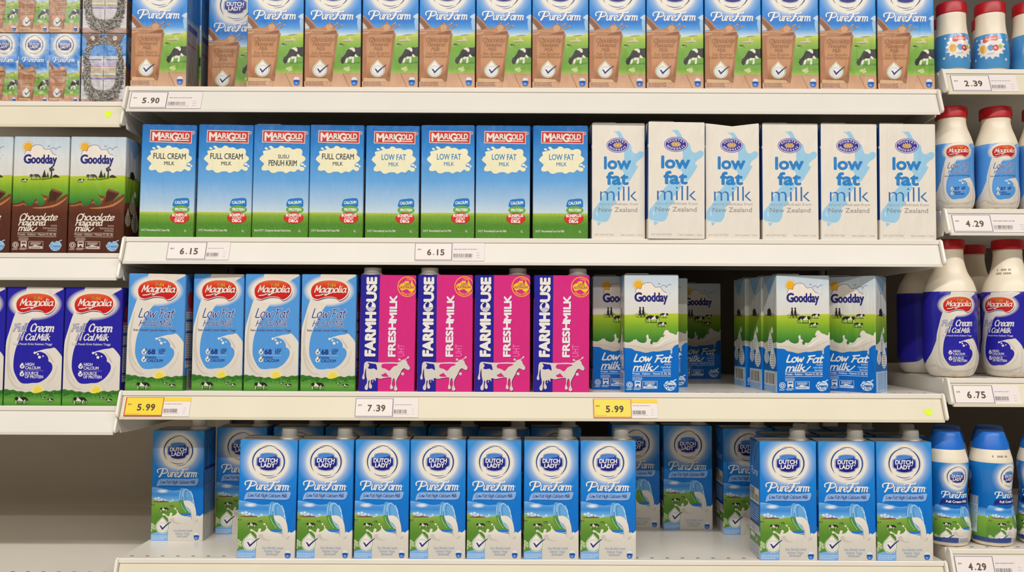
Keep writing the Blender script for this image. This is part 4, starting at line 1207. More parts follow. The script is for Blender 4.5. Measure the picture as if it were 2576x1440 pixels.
def art_bottle_low(circ, Hh):
    """blue pasture sleeve, front at the middle"""
    k = Hh / 1180.0
    x0 = 345 - circ / 2 / k; x1 = 345 + circ / 2 / k
    a = Art((x0, 120, x1, 1300), circ, Hh)
    bg = VG((120, '#2080cc'), (500, '#0d72c4'), (760, '#0868ba'), (1300, '#0868ba'))
    a.full(bg)
    dl_logo(a, 345, 330, 0.86, bg)
    purefarm(a, 110, 640, 0.92)
    lowfat_banner(a, True, 'Full Cream Milk')
    sky = VG((770, '#66a8e4'), (850, '#3c8cda'), (905, '#69b0ea'), (945, '#b4d6ee'))
    a.rect(x0, 800, 40, 940, VG((800, '#2f80cc'), (940, '#9cc8e6'))); a.rect(600, 800, x1, 940, VG((800, '#2f80cc'), (940, '#9cc8e6')))
    a.rect(x0, 925, 60, 1250, VG((925, '#86b040'), (1250, '#4f8f30'))); a.rect(580, 925, x1, 1250, VG((925, '#86b040'), (1250, '#4f8f30')))
    lowfat_scene(a)
    a.rect(x0, 1240, 22, 1310, '#5d9636'); a.rect(655, 1080, x1, 1310, '#ddd6cb')
    a.poly([(-200, 1230), (60, 1240), (240, 1222), (330, 1225), (330, 1300), (-200, 1300)], '#24428c')
    a.lines(340, 1235, 500, 3, 18, 8, '#8a88a0', 91)
    # nutrition panel round to the left
    a.rect(-330, 640, -120, 1180, '#b8c8d2'); a.rect(-320, 650, -130, 760, '#5a6a74'); a.barcode(-310, 655, -140, 755, '#d8dcdc', 92, 16)
    a.lines(-320, 790, -130, 15, 24, 9, '#56646e', 93)
    dl_logo(a, -330, 330, 0.36, bg)
    return a

def art_bottle_splash(circ, Hh):
    """plain blue sleeve with a white splash and coloured spots under a red name plate"""
    k = Hh / 330.0
    x0 = -circ / 2 / k; x1 = circ / 2 / k
    a = Art((x0, 0, x1, 330), circ, Hh)
    a.full(VG((0, '#4a94cc'), (200, '#3f88c2'), (330, '#58a0d4')))
    pts = []
    r = random.Random(11)
    for i in range(30):
        t = 2 * PI * i / 30; q = 1.0 if i % 2 else 0.76 + 0.1 * r.random()
        pts.append((135 * q * math.cos(t) * (1 + 0.1 * r.random()), 130 + 118 * q * math.sin(t)))
    a.blob(pts, '#e9e4dc', 3)
    a.blob([(-72, 72), (-60, 34), (0, 22), (58, 26), (70, 50), (52, 72), (0, 66), (-40, 84)], '#d84a48', 4)
    a.hand('Magnolia', -54, 58, 14, '#eed8d0', weight=2.4, w=110)
    a.blob([(-98, 140), (-88, 108), (-50, 112), (-34, 140), (-50, 178), (-84, 176)], '#e6ac34', 4)
    a.blob([(-30, 128), (-4, 108), (28, 124), (20, 158), (-10, 166)], '#5a9ac8', 4)
    a.disc(44, 142, 30, '#cf2a38', n=16); a.disc(40, 140, 11, '#e8c0b8', n=10)
    a.blob([(66, 128), (84, 106), (106, 120), (100, 146), (76, 150)], '#a8c060', 4)
    a.blob([(-30, 186), (30, 180), (20, 200), (-20, 204)], '#c4ccd4', 4)
    for x, y, q in ((150, 250, 14), (-150, 230, 12), (170, 60, 9), (-140, 40, 10)): a.disc(x, y, q, '#e3e2de', n=10)
    return a

# ------------------------------------------------------------------ setting: floor, back panels
def structure(name, mb, mats, **k):
    o = mb.build(name, mats, **k); o['kind'] = 'structure'; return o

structure('floor', MB().box(-3.2, 3.2, -4.2, 0.62, -0.05, 0.0), FLOORM)
structure('wall_back', MB().box(-3.2, -0.632, 0.52, 0.56, 0.0, 2.3), BACK)
structure('wall_back', MB().box(-0.632, 3.2, 0.52, 0.56, 0.0, 2.3), BACK_SHADED)

for x, lab in ((-0.632, 'slotted shelf upright behind the joint beside the brown cartons'), (0.698, 'slotted shelf upright behind the joint beside the bottles')):
    up = empty('upright_post', (x, 0.506, 0.0), label=lab, cat='shelf upright', group='shelf uprights')
    up['category'] = 'shelf upright'
    mb = MB().box(-0.016, 0.016, -0.002, 0.0139, 0.0, 2.25)
    post = mb.build('post', STEEL, up)
    s = MB()
    for k in range(40):
        z = 0.6 + k * 0.04
        s.box(-0.009, -0.005, -0.0026, -0.001, z, z + 0.022); s.box(0.005, 0.009, -0.0026, -0.001, z, z + 0.022)
    s.build('slots', SLOT, up)

# ------------------------------------------------------------------ shelves
DEPTH = 0.502
S_TOP, S_BOT = (0.002, -0.0075), (-0.0105, -0.0425)     # ticket strip: (y, z) of its upper and lower edge

def shelf(x0, x1, z, label, strip, lcap, rcap, depth=DEPTH):
    root = empty('shelf', (0, 0, z), label=label, cat='shelf', group='white metal shelves')
    d = MB()
    # folded steel deck: top sheet with rolled front lip
    prof = [(0.0, -0.001), (0.001, 0.0), (depth, 0.0), (depth, -0.022), (0.02, -0.022), (0.004, -0.022), (0.004, -0.0085), (0.0, -0.0075)]
    d.prism(prof, 0, x0, x1)
    n = int((x1 - x0) / 0.0247)
    for r_, y in enumerate((0.0125,)):
        for k in range(n):
            xx = x0 + 0.012 + k * 0.0247
            d.box(xx, xx + 0.0058, y, y + 0.0035, -0.0006, 0.00012, 1)
    bevel(d.build('deck', [STEEL, SLOT], root), 0.0012, 2)
    st = MB()
    (ty, tz), (by, bz) = S_TOP, S_BOT
    st.prism([(ty, tz), (by, bz), (by + 0.0005, bz - 0.002), (by + 0.004, bz - 0.0018), (ty + 0.003, tz - 0.001)], 0, x0 + 0.001, x1 - 0.001)
    st.prism([(by - 0.0012, bz - 0.0022), (by - 0.0012, bz + 0.002), (by + 0.0002, bz + 0.0021), (by + 0.0004, bz - 0.0022)], 0, x0 + 0.001, x1 - 0.001)
    st.build('ticket_strip', strip, root)
    for side, on in ((0, lcap), (1, rcap)):
        if not on: continue
        a, b = (x0 - 0.0034, x0) if side == 0 else (x1, x1 + 0.0034)
        br = MB().prism([(0.016, -0.002), (depth, -0.002), (depth, -0.058), (0.30, -0.050), (0.05, -0.046), (0.010, -0.044), (0.006, -0.034), (0.012, -0.022)], 0, a + (0.0004 if side == 0 else 0), b - (0 if side == 0 else 0.0004))
        bo = bevel(br.build('bracket', STEEL, root), 0.0006, 1)
        ec = MB().prism([(0.010, -0.003), (0.002, 0.0012), (-0.003, -0.002), (-0.0065, -0.012), (-0.0150, -0.036), (-0.0148, -0.0395), (-0.012, -0.0415), (-0.004, -0.0415), (0.006, -0.030), (0.012, -0.012)], 0, a - (0.0012 if side == 0 else 0), b + (0 if side == 0 else 0.0012))
        bevel(ec.build('end_cap', STEEL, bo), 0.0014, 3)
    return root

ZC = (1.6785, 1.4315, 1.1825, 0.9155)
ZL = (1.6530, 1.4047, 1.1578, 0.8893)
ZR = (1.7120, 1.4824, 1.2077, 0.9352)
CX0, CX1 = -0.6270, 0.6925
shelf(CX0, CX1, ZC[0], 'white metal shelf under the chocolate milk cartons, with a 5.90 tag', STRIP, 1, 1)
shelf(CX0, CX1, ZC[1], 'white metal shelf with two 6.15 tags, under the white and sky blue cartons', STRIP, 1, 1)
shelf(CX0, CX1, ZC[2], 'white metal shelf with two yellow 5.99 tags, carrying pink and pale blue cartons', STRIP_OLD, 1, 1)
shelf(CX0, CX1, ZC[3], 'lowest white metal shelf, carrying only blue low fat cartons', STRIP_OLD, 1, 1)
LX0, LX1 = -1.56, -0.6345
shelf(LX0, LX1, ZL[0], 'white shelf under the film wrapped packs, neon sticker on its edge', STRIP_OLD, 0, 1)
shelf(LX0, LX1, ZL[1], 'white shelf under the dark brown chocolate cartons, without tags', STRIP, 0, 1)
shelf(LX0, LX1, ZL[2], 'white shelf under the dark blue full cream cartons, without tags', STRIP, 0, 1)
shelf(LX0, LX1, ZL[3], 'empty white shelf below the dark blue cartons', STRIP, 0, 1)
RX0, RX1 = 0.7050, 1.62
shelf(RX0, RX1, ZR[0], 'white shelf with a 2.39 tag under small splash bottles', STRIP_OLD, 1, 0)
shelf(RX0, RX1, ZR[1], 'white shelf with a 4.29 tag under the low fat bottles', STRIP, 1, 0)
shelf(RX0, RX1, ZR[2], 'white shelf with a 6.75 tag under the big dark blue bottles', STRIP_OLD, 1, 0)
shelf(RX0, RX1, ZR[3], 'white shelf with a 4.29 tag under the blue capped bottles', STRIP_OLD, 1, 0)

# ------------------------------------------------------------------ cartons
def tree(o):
    return [o] + [d for c in o.children for d in tree(c)]

def copy_tree(o, parent=None):
    c = o.copy(); COL.objects.link(c)
    if parent is not None:
        c.parent = parent; c.matrix_parent_inverse = o.matrix_parent_inverse.copy()
    for ch in o.children: copy_tree(ch, c)
    return c

def cap_mesh(r, h, collar=True):
    mb = MB()
    prof = [(0.0, r * 0.97), (0.0006, r), (h * 0.86, r * 0.985), (h * 0.97, r * 0.94), (h, r * 0.86)]
    mb.lathe(prof, 60, ridge=0.03)
    return mb

def make_carton(kind, cat, W, D, Hh, front, right, left, top_col, cap=None, tab=False, dip=0.0, ear=None, mat=CARD):
    """printed brick carton standing on its base, local origin at the lower corner of its face"""
    root = empty(kind)
    root['category'] = cat
    ub, vb, f = carton_surface(W, D, Hh, dip=dip)
    polys = panel(front, 0, W, Hh) + panel(right, W, D, Hh) + panel(front, W + D, W, Hh) + panel(left, -D, D, Hh)
    i = 0.001
    zt = Hh - 0.0001
    tv = [(i, i, zt), (W - i, i, zt), (W - i, D - i, zt), (i, D - i, zt)]
    if dip:
        tv = [(i, i, zt), (W / 2, i, zt - dip), (W - i, i, zt), (W - i, D - i, zt), (W / 2, D - i, zt), (i, D - i, zt)]
        tf = [(0, 1, 4, 5), (1, 2, 3, 4)]
    else: tf = [(0, 1, 2, 3)]
    bv = [(i, i, 0.0), (i, D - i, 0.0), (W - i, D - i, 0.0), (W - i, i, 0.0)]
    me = printed_mesh('carton_body', polys, ub, vb, f, mat, extra=[(tv, tf, top_col), (bv, [(0, 1, 2, 3)], '#d8d2c8')])
    link('carton_body', me, root)
    # folded top seam
    s = MB().prism([(W * 0.02, D * 0.5), (W * 0.98, D * 0.5), (W * 0.98, D * 0.5 + 0.011), (W * 0.02, D * 0.5 + 0.011)], 2, Hh - 0.0006 - (dip * 0.5), Hh + 0.0011 - (dip * 0.5))
    bevel(s.build('top_seam', TOPG, root), 0.0004, 1)
    # folded ears glued to both sides
    for sx in (0, 1):
        x = (-0.0011, -0.0002) if sx == 0 else (W + 0.0002, W + 0.0011)
        e = MB().prism([(D * 0.06, Hh - 0.002), (D * 0.94, Hh - 0.002), (D * 0.55, Hh - 0.029), (D * 0.45, Hh - 0.029)], 0, *x)
        bevel(e.build('folded_ear', ear, root), 0.0003, 1)
    if cap:
        ux, uy, r, h = cap
        co = MB().lathe([(0, r * 1.25), (0.0012, r * 1.25), (0.0018, r * 1.08), (0.0036, r * 1.02)], 40).build('spout_collar', CAPW, root, smooth=True)
        co.location = (ux * W, uy * D, Hh)
        c = cap_mesh(r, h).build('cap', CAPW, co, smooth=True); c.location = (0, 0, 0.0034); c['label'] = 'white ridged screw cap'
    if tab:
        t = MB().box(0, W * 0.42, 0, 0.022, 0, 0.0012)
        o = bevel(t.build('pull_tab', FOIL, root), 0.0008, 2)
        o.location = (W * 0.04, D * 0.10, Hh + 0.0012 - dip * 0.2); o.rotation_euler = (0, math.radians(0 if not dip else 2), 0)
    return root

EAR_BLUE = plain('pale_blue_ear', '#6f9fd0', 0.4, 30, 0.05)
EAR_DEEP = plain('deep_blue_ear', '#2c6cb4', 0.4, 30, 0.05)
EAR_NAVY = plain('navy_ear', '#2a2a92', 0.4, 30, 0.05)
EAR_WHITE = plain('white_ear', '#d8d2c8', 0.4, 30, 0.05)
EAR_PALE = plain('grey_blue_ear', '#86abcf', 0.4, 30, 0.05)

D_ = 0.0575
PROTO = {}
W = 0.0925; PROTO['choc'] = (make_carton('milk_carton', 'carton', W, D_, 0.189, art_choc(W, 0.189), art_choc_side(D_, 0.189), art_choc_side(D_, 0.189), '#8f8a86', cap=(0.77, 0.5, 0.0125, 0.013), ear=EAR_DEEP), W)
W = 0.0898
for key, l1, l2, bl, ml in (('mfull', 'FULL CREAM', 'MILK', 0, 0), ('msusu', 'SUSU', 'PENUH KRIM', 0, 1), ('mlow', 'LOW FAT', 'MILK', 1, 0)):
    PROTO[key] = (make_carton('milk_carton', 'carton', W, D_, 0.1852, art_marigold(W, 0.1852, l1, l2, bl, ml), art_marigold_side(D_, 0.1852), art_marigold_side(D_, 0.1852), '#2a68a8', ear=EAR_DEEP, tab=(key == 'msusu')), W)
W = 0.0920
PROTO['nz'] = (make_carton('milk_carton', 'carton', W, D_, 0.1905, art_goodness(W, 0.1905), art_goodness_side(D_, 0.1905), art_goodness_side(D_, 0.1905), '#cfc8bc', ear=EAR_WHITE, tab=True), W)
PROTO['nzdip'] = (make_carton('milk_carton', 'carton', W, D_, 0.1905, art_goodness(W, 0.1905), art_goodness_side(D_, 0.1905), art_goodness_side(D_, 0.1905), '#cfc8bc', ear=EAR_WHITE, dip=0.0055), W)
W = 0.0895
PROTO['gday'] = (make_carton('milk_carton', 'carton', W, D_, 0.1905, art_goodday_low(W, 0.1905), art_goodday_side(D_, 0.1905, right=True), art_goodday_side(D_, 0.1905), '#a8b4be', ear=EAR_PALE, tab=True), W)
W = 0.0910
PROTO['gchoc'] = (make_carton('milk_carton', 'carton', W, D_, 0.1915, art_goodday_choc(W, 0.1915), art_goodday_side(D_, 0.1915, True), art_goodday_side(D_, 0.1915, True), '#a8b4be', ear=EAR_PALE), W)
PROTO['maglf'] = (make_carton('milk_carton', 'carton', W, D_, 0.1895, art_magnolia(W, 0.1895, LF), art_magnolia_side(D_, 0.1895, LF), art_magnolia_side(D_, 0.1895, LF), '#b8bcc2', ear=EAR_DEEP), W)
PROTO['magfc'] = (make_carton('milk_carton', 'carton', W, D_, 0.1915, art_magnolia(W, 0.1915, FC), art_magnolia_side(D_, 0.1915, FC), art_magnolia_side(D_, 0.1915, FC), '#7a7a9a', ear=EAR_NAVY), W)
W = 0.0905
PROTO['farm'] = (make_carton('milk_carton', 'carton', W, D_, 0.1892, art_farm(W, 0.1892), art_farm_side(D_, 0.1892), art_farm_side(D_, 0.1892), '#b06088', cap=(0.78, 0.5, 0.0145, 0.0085), ear=EAR_NAVY), W)
PROTO['low'] = (make_carton('milk_carton', 'carton', W, D_, 0.189, art_lowfat(W, 0.189), art_lowfat_side(D_, 0.189, True), art_lowfat_side(D_, 0.189, False), '#8e8c88', cap=(0.775, 0.52, 0.0125, 0.0130), ear=EAR_DEEP), W)
_used = set()

def place(key, xl, xr, y, z, label, group, yaw=0.0, lean=0.0, capu=None):
    root, W = PROTO[key]
    o = copy_tree(root) if key in _used else root
    _used.add(key)
    o.location = (xl, y, z + 0.0002)
    k = (xr - xl) / W if xr is not None else 1.0
    o.scale = (k, 1, 1)
    o.rotation_euler = (0, math.radians(lean), math.radians(yaw))
    o['label'] = label; o['category'] = 'carton'; o['group'] = group
    if capu is not None:
        for c in o.children:
            if c.name.startswith('spout_collar'): c.location = (capu[0] * W, capu[1] * D_, c.location.z)
    return o

ORD = ['first', 'second', 'third', 'fourth', 'fifth', 'sixth', 'seventh', 'eighth', 'ninth', 'tenth', 'eleventh', 'twelfth', 'thirteenth', 'fourteenth']
r = random.Random(2)

# top middle shelf: chocolate milk
ex = [(-0.6262, -0.5345), (-0.4362, -0.3440), (-0.3421, -0.2494), (-0.2474, -0.1550), (-0.1539, -0.0618), (-0.0605, 0.0305), (0.0317, 0.1240), (0.1251, 0.2180),
      (0.2192, 0.3130), (0.3147, 0.4075), (0.4088, 0.5020), (0.5035, 0.5965), (0.5983, 0.6915)]
for i, (a, b) in enumerate(ex):
    n = 0 if i == 0 else i + 1
    lab = 'chocolate milk carton, %s along the top shelf counting from the wrapped packs' % ORD[n]
    place('choc', a, b, 0.004 if i else 0.003, ZC[0], lab, 'chocolate milk cartons on the top shelf', yaw=r.uniform(-0.7, 0.7) if i else 0.0)
place('choc', -0.5225, -0.4300, 0.066, ZC[0], 'darker chocolate milk carton pushed back in the gap, second along from the wrapped packs', 'chocolate milk cartons on the top shelf')
place('choc', -0.6255, -0.5330, 0.064, ZC[0], 'chocolate milk carton hidden behind the first one beside the wrapped packs', 'chocolate milk cartons on the top shelf')

# second middle shelf: sky blue cartons, then white ones
mx = [(-0.6084, -0.5187), (-0.5150, -0.4252), (-0.4242, -0.3326), (-0.3315, -0.2434), (-0.2408, -0.1525), (-0.1493, -0.0616), (-0.0603, 0.0287), (0.0332, 0.1234)]
mk = ['mfull', 'mfull', 'msusu', 'mfull', 'mlow', 'mlow', 'mlow', 'mlow']
ml = ['carton lettered FULL CREAM MILK at the row end beside the dark brown cartons',
      'carton lettered FULL CREAM MILK, second in its row, standing next to the SUSU carton',
      'carton lettered SUSU PENUH KRIM in the yellow splash on a sky blue ground',
      'carton lettered FULL CREAM MILK between the SUSU carton and the LOW FAT cartons',
      'sky blue carton lettered LOW FAT MILK directly beside a FULL CREAM carton',
      'sky blue carton lettered LOW FAT MILK, second from the FULL CREAM cartons',
      'sky blue carton lettered LOW FAT MILK, third from the FULL CREAM cartons',
      'sky blue carton lettered LOW FAT MILK directly beside the white cartons']
for i, (a, b) in enumerate(mx):
    place(mk[i], a, b, 0.004 + (0.004 if i == 4 else 0), ZC[1], ml[i], 'sky blue and green milk cartons', yaw=r.uniform(-0.6, 0.6), lean=(0.9, 0.7, 0.5, 0.3, 0.2, 0, 0.2, 0)[i])
gx = [(0.1295, 0.2172), (0.2193, 0.3125), (0.3146, 0.4032), (0.4077, 0.4999), (0.5025, 0.5953), (0.5979, 0.6907)]
gl = ['white low fat milk carton with pale islands beside the sky blue cartons',
      'white low fat milk carton with pale islands standing forward of its neighbours',
      'white low fat milk carton with a sagging dented top edge',
      'white low fat milk carton with pale islands, fourth from the sky blue cartons',
      'white low fat milk carton with pale islands, fifth from the sky blue cartons',
      'white low fat milk carton at the row end beside the red capped bottles']
for i, (a, b) in enumerate(gx):
    place('nzdip' if i in (2,) else 'nz', a, b, (0.007, -0.004, 0.004, 0.005, 0.004, 0.003)[i], ZC[1], gl[i], 'white cartons with pale blue islands', yaw=(0.5, 1.2, -0.4, 0.3, 0.4, 0.5)[i], lean=(0, 0.3, 0, 0, 0.2, 0.2)[i])

# third middle shelf
for i, (a, b, y, yw) in enumerate([(-0.6236, -0.5305, 0.001, 0), (-0.5210, -0.4370, 0.012, -2.0), (-0.4335, -0.3450, 0.004, 0.2), (-0.3420, -0.2528, 0.004, 0)]):
    place('maglf', a, b, y, ZC[2], ['pale blue low fat carton above the yellow 5.99 tag beside the dark blue cartons', 'pale blue low fat carton, second from the dark blue cartons, set slightly back',
          'pale blue low fat carton, third from the dark blue full cream cartons', 'pale blue low fat carton directly beside the pink cartons'][i], 'pale blue low fat cartons with red name plate', yaw=yw, lean=(0.8, 0.4, 0.2, 0.2)[i])
for i in range(2):
    place('maglf', (-0.6190, -0.4560)[i] if i == 0 else -0.5270, None, 0.066 + 0.008 * i, ZC[2], ['pale blue low fat carton in the second rank behind the yellow 5.99 tag', 'pale blue low fat carton in the second rank, second from the dark blue cartons'][i], 'pale blue low fat cartons with red name plate')
for i, (a, b) in enumerate([(-0.2477, -0.1572), (-0.1536, -0.0637), (-0.0607, 0.0298), (0.0347, 0.1252)]):
    place('farm', a, b, 0.004, ZC[2], ['pink and navy farm milk carton beside the pale blue cartons, cap over its navy strip', 'pink and navy farm milk carton, second in its row, cap over its navy strip',
          'pink and navy farm milk carton, third in its row from the 7.39 tag', 'pink and navy farm milk carton at the row end beside the pasture cartons'][i],
          'pink farm milk cartons', yaw=(0.6, -0.4, 0.3, -0.6)[i], lean=(0.6, 0.2, 0, 0.3)[i], capu=[(0.19, 0.29), (0.20, 0.29), (0.78, 0.4), (0.80, 0.35)][i])
gg = 'white, green and blue pasture milk cartons'
place('gday', 0.1361, None, 0.060, ZC[2], 'shaded pasture milk carton half hidden between the pink cartons and a front one', gg)
place('gday', 0.1819, 0.2705, 0.004, ZC[2], 'front pasture milk carton above the yellow 5.99 tag in mid shelf', gg)
place('gday', 0.2190, None, 0.120, ZC[2], 'pasture milk carton peeping out behind the front one above the yellow tag', gg)
place('gday', 0.3290, None, 0.335, ZC[2], 'dark pasture milk carton standing alone deep at the back of the shelf', gg)
place('gday', 0.4285, None, 0.003, ZC[2], 'front pasture milk carton showing its barcode side, before a file of two', gg, yaw=4.5)
place('gday', 0.4215, None, 0.064, ZC[2], 'pasture milk carton second in the file, only its barcode side showing', gg, yaw=5.0)
place('gday', 0.4105, None, 0.126, ZC[2], 'pasture milk carton last in the file, deepest barcode side showing', gg, yaw=5.0)
tq = math.radians(40)
place('gday', 0.5905 - 0.0895 * math.cos(tq), None, 0.006 + 0.0895 * math.sin(tq), ZC[2], 'pasture milk carton turned cornerwise at the row end beside the big bottles', gg, yaw=-40)

# bottom middle shelf
lg = 'blue low fat high calcium milk cartons'
dx = [(-0.4398, -0.3464), (-0.3445, -0.2549), (-0.2523, -0.1646), (-0.1627, -0.0731), (-0.0712, 0.0165), (0.0203, 0.1087), (0.1112, 0.2008)]
for i, (a, b) in enumerate(dx):
    place('low', a, b, 0.003, ZC[3], 'blue low fat carton in the front row of seven, %s from the empty bay' % ORD[i], lg, yaw=r.uniform(-0.5, 0.5), lean=(0.9, 0.5, 0.3, 0, 0, 0, 0)[i])
for i, (a, b) in enumerate([(0.3991, 0.4913), (0.4935, 0.5850), (0.5868, 0.6769)]):
    place('low', a, b, 0.002, ZC[3], ['blue low fat carton next to the gap, first of the front three near the bottles', 'blue low fat carton in the middle of the front three near the bottles', 'blue low fat carton of the front three directly beside the blue capped bottles'][i], lg, yaw=(0.4, -0.3, 0.2)[i])
place('low', -0.6222, None, 0.110, ZC[3], 'blue low fat carton set back alone at the shelf end beside the empty bay', lg, yaw=-0.5)
place('low', -0.5265, None, 0.156, ZC[3], 'shaded blue low fat carton second back from the empty bay, partly hidden', lg)
for i, (a, y) in enumerate([(-0.4274, 0.164), (-0.3350, 0.166), (-0.2430, 0.165), (-0.1500, 0.164), (-0.0585, 0.130), (0.0345, 0.164)]):
    place('low', a, None, y, ZC[3], 'shaded blue low fat carton in the second rank, behind the %s front carton' % ORD[i], lg)
place('low', 0.1852, None, 0.215, ZC[3], 'dim blue low fat carton at the back, half hidden by the seventh front carton', lg)
place('low', 0.2795, None, 0.203, ZC[3], 'dim blue low fat carton standing fully visible at the back of the gap', lg)
place('low', 0.3808, None, 0.167, ZC[3], 'dim blue low fat carton at the back beside the gap, showing its barcode side', lg)
for i, a in enumerate((0.4300, 0.5240)):
    place('low', a, None, 0.078, ZC[3], 'shaded blue low fat carton behind the front three, %s from the gap' % ORD[i], lg)
for i, a in enumerate((0.4755, 0.5700)):
    place('low', a, None, 0.150, ZC[3], 'deep shaded blue low fat carton in the third rank, %s from the gap' % ORD[i], lg)
place('low', 0.6180, 0.7040, 0.078, ZC[3], 'shaded blue low fat carton behind the front three, nearest the bottles', lg)

# other bay, brown and dark blue cartons
bg_ = 'dark brown chocolate milk cartons'
for i, xr in enumerate((-0.6325, -0.7250, -0.8175)):
    place('gchoc', xr - 0.0910, xr, 0.004, ZL[1], 'dark brown chocolate carton with pasture picture, %s' % ['at the row end beside the FULL CREAM carton', 'second from the FULL CREAM carton', 'cut off by the picture edge'][i], bg_, lean=0.6)
for i in range(2):
    place('gchoc', -0.7225 - 0.0925 * i, None, 0.066, ZL[1], ['dark brown chocolate carton in the second rank at the row end', 'dark brown chocolate carton in the second rank, one place in from the row end'][i], bg_)
fg_ = 'dark blue full cream cartons'
for i, xr in enumerate((-0.6325, -0.7268, -0.8210)):
    place('magfc', xr - 0.0930, xr, 0.002, ZL[2], 'dark blue full cream carton, %s' % ['at the row end beside the pale blue low fat carton', 'second in its row from the pale blue low fat cartons', 'cut off by the picture edge'][i], fg_, lean=0.5)
for i in range(2):
    place('magfc', -0.7255 - 0.0940 * i, None, 0.066, ZL[2], ['dark blue full cream carton in the second rank at the row end', 'dark blue full cream carton in the second rank, one place in from the row end'][i], fg_)

# ------------------------------------------------------------------ film wrapped packs of six small cartons
SW, SD, SH = 0.0506, 0.0368, 0.1175
s_us, s_vs, s_f = carton_surface(SW, SD, SH, r=0.0015)
s_front = art_small_choc(SW, SH); s_side = art_small_side(SD, SH)
s_polys = panel(s_front, 0, SW, SH) + panel(s_side, SW, SD, SH) + panel(s_front, SW + SD, SW, SH) + panel(s_side, -SD, SD, SH)
i_ = 0.0008
s_me = printed_mesh('small_carton', s_polys, s_us, s_vs, s_f, CARD, extra=[([(i_, i_, SH), (SW - i_, i_, SH), (SW - i_, SD - i_, SH), (i_, SD - i_, SH)], [(0, 1, 2, 3)], '#8a6a58'),
                    ([(i_, i_, 0), (i_, SD - i_, 0), (SW - i_, SD - i_, 0), (SW - i_, i_, 0)], [(0, 1, 2, 3)], '#8a6a58')])
WRK = plain('dark_film_crimp', '#4f4a44', 0.25)
WRK2 = plain('gathered_grey_film', '#8f897f', 0.25, 160, 0.3)
WRK3 = plain('pale_film_crimp', '#c9c4ba', 0.2)
RED = plain('red_seal', '#b84a48', 0.4)
BRN = plain('brown_carton_top', '#8a6450', 0.45, 60, 0.1)
STRAW = plain('white_straw_hole_seal', '#dcd6d0', 0.4)

def make_pack():
    p = empty('carton_multipack')
    p['category'] = 'multipack'
    for j in range(2):
        for i in range(3):
            o = link('small_carton', s_me, p); o.location = (i * (SW + 0.0001), j * (SD + 0.0002), 0.0006)
    L, B = 3 * SW + 0.0004, 2 * SD + 0.0003
    t = 0.0006
    w = MB().box(-t, L + t, -t, B + t, 0.0, SH + 0.0014)
    wo = bevel(w.build('shrink_wrap', FILM, p), 0.0018, 3)
    # the gathered film round the opening at both ends
    for sx in (0, 1):
        rr = random.Random(5 + sx)
        mb = MB()
        x0 = L + t + 0.0002 if sx else -t - 0.0002
        d = 0.0007 if sx else -0.0007
        cy, cz = B / 2, SH * 0.50
        def loop(a_, q):
            ca, sa = math.cos(a_), math.sin(a_)
            m = (abs(ca) ** 3.2 + abs(sa) ** 3.2) ** (-1 / 3.2)
            return cy + B * 0.40 * q * ca * m, cz + SH * 0.42 * q * sa * m
        nb = 72
        for k in range(nb):                       # the gathered band itself
            a0, a1 = 2 * PI * k / nb, 2 * PI * (k + 1) / nb
            qi = 0.72 if math.sin(a0) < 0.3 else 0.84
            q4 = [loop(a0, qi), loop(a1, qi), loop(a1, 1.06), loop(a0, 1.06)]
            mb.add([(x0 + d * 0.05, *p_) for p_ in q4], [(0, 1, 2, 3)], 1)
        for k in range(1500):                     # its crimps
            a_ = 2 * PI * rr.random()
            up = math.sin(a_) > 0.3
            if up and rr.random() < 0.4: continue
            y, z = loop(a_, rr.uniform(0.86 if up else 0.74, 1.14))
            l = rr.uniform(0.0006, 0.0017); wd = rr.uniform(0.0002, 0.0005)
            an = a_ + 0.9 + rr.uniform(-0.35, 0.35)
            ux, uz = math.cos(an), math.sin(an)
            pts = [(y - ux * l - uz * wd, z - uz * l + ux * wd), (y + ux * l - uz * wd, z + uz * l + ux * wd), (y + ux * l + uz * wd, z + uz * l - ux * wd), (y - ux * l + uz * wd, z - uz * l - ux * wd)]
            mb.add([(x0 + d * (0.2 + 0.8 * rr.random()), *q_) for q_ in pts], [(0, 1, 2, 3)], 2 if rr.random() < 0.3 else 0)
        mb.build('film_gathers', [WRK, WRK2, WRK3], wo)
        # folded brown tops seen through the film with two straw seals
        x1 = (x0 - 0.0001, x0 + d * 0.25)
        fl = MB()
        for c in (B * 0.25, B * 0.75):
            fl.prism([(c - B * 0.21, SH - 0.001), (c + B * 0.21, SH - 0.001), (c + B * 0.09, SH - 0.017), (c - B * 0.09, SH - 0.017)], 0, min(x1), max(x1))
        fo = fl.build('brown_fold', BRN, p)
        for c in (B * 0.25, B * 0.75):
            s = MB().prism(ell(c, SH - 0.0075, 0.0038, n=16), 0, min(x0, x0 + d * 0.5), max(x0, x0 + d * 0.5))
            s.build('straw_seal', STRAW, fo)
    return p

pk = make_pack()
packs = [((-0.8690, 0.018, ZL[0]), 0, 'film wrapped pack showing three small chocolate cartons, lower one of its stack'),
         ((-0.8720, 0.019, ZL[0] + 0.1192), 0, 'film wrapped pack showing three small chocolate cartons, upper one of its stack'),
         ((-0.6402 - 2 * SD - 0.001, 0.018 + 3 * SW + 0.001, ZL[0]), -90, 'film wrapped pack turned end on with a gathered hole, lower one of its stack'),
         ((-0.6412 - 2 * SD - 0.001, 0.020 + 3 * SW + 0.001, ZL[0] + 0.1192), -90, 'film wrapped pack turned end on with a gathered hole, upper one of its stack')]
for i, (loc, a, lab) in enumerate(packs):
    o = pk if i == 0 else copy_tree(pk)
    o.location = loc; o.rotation_euler = (0, 0, math.radians(a))
    tag(o, lab, 'multipack', 'film wrapped packs of small chocolate cartons')

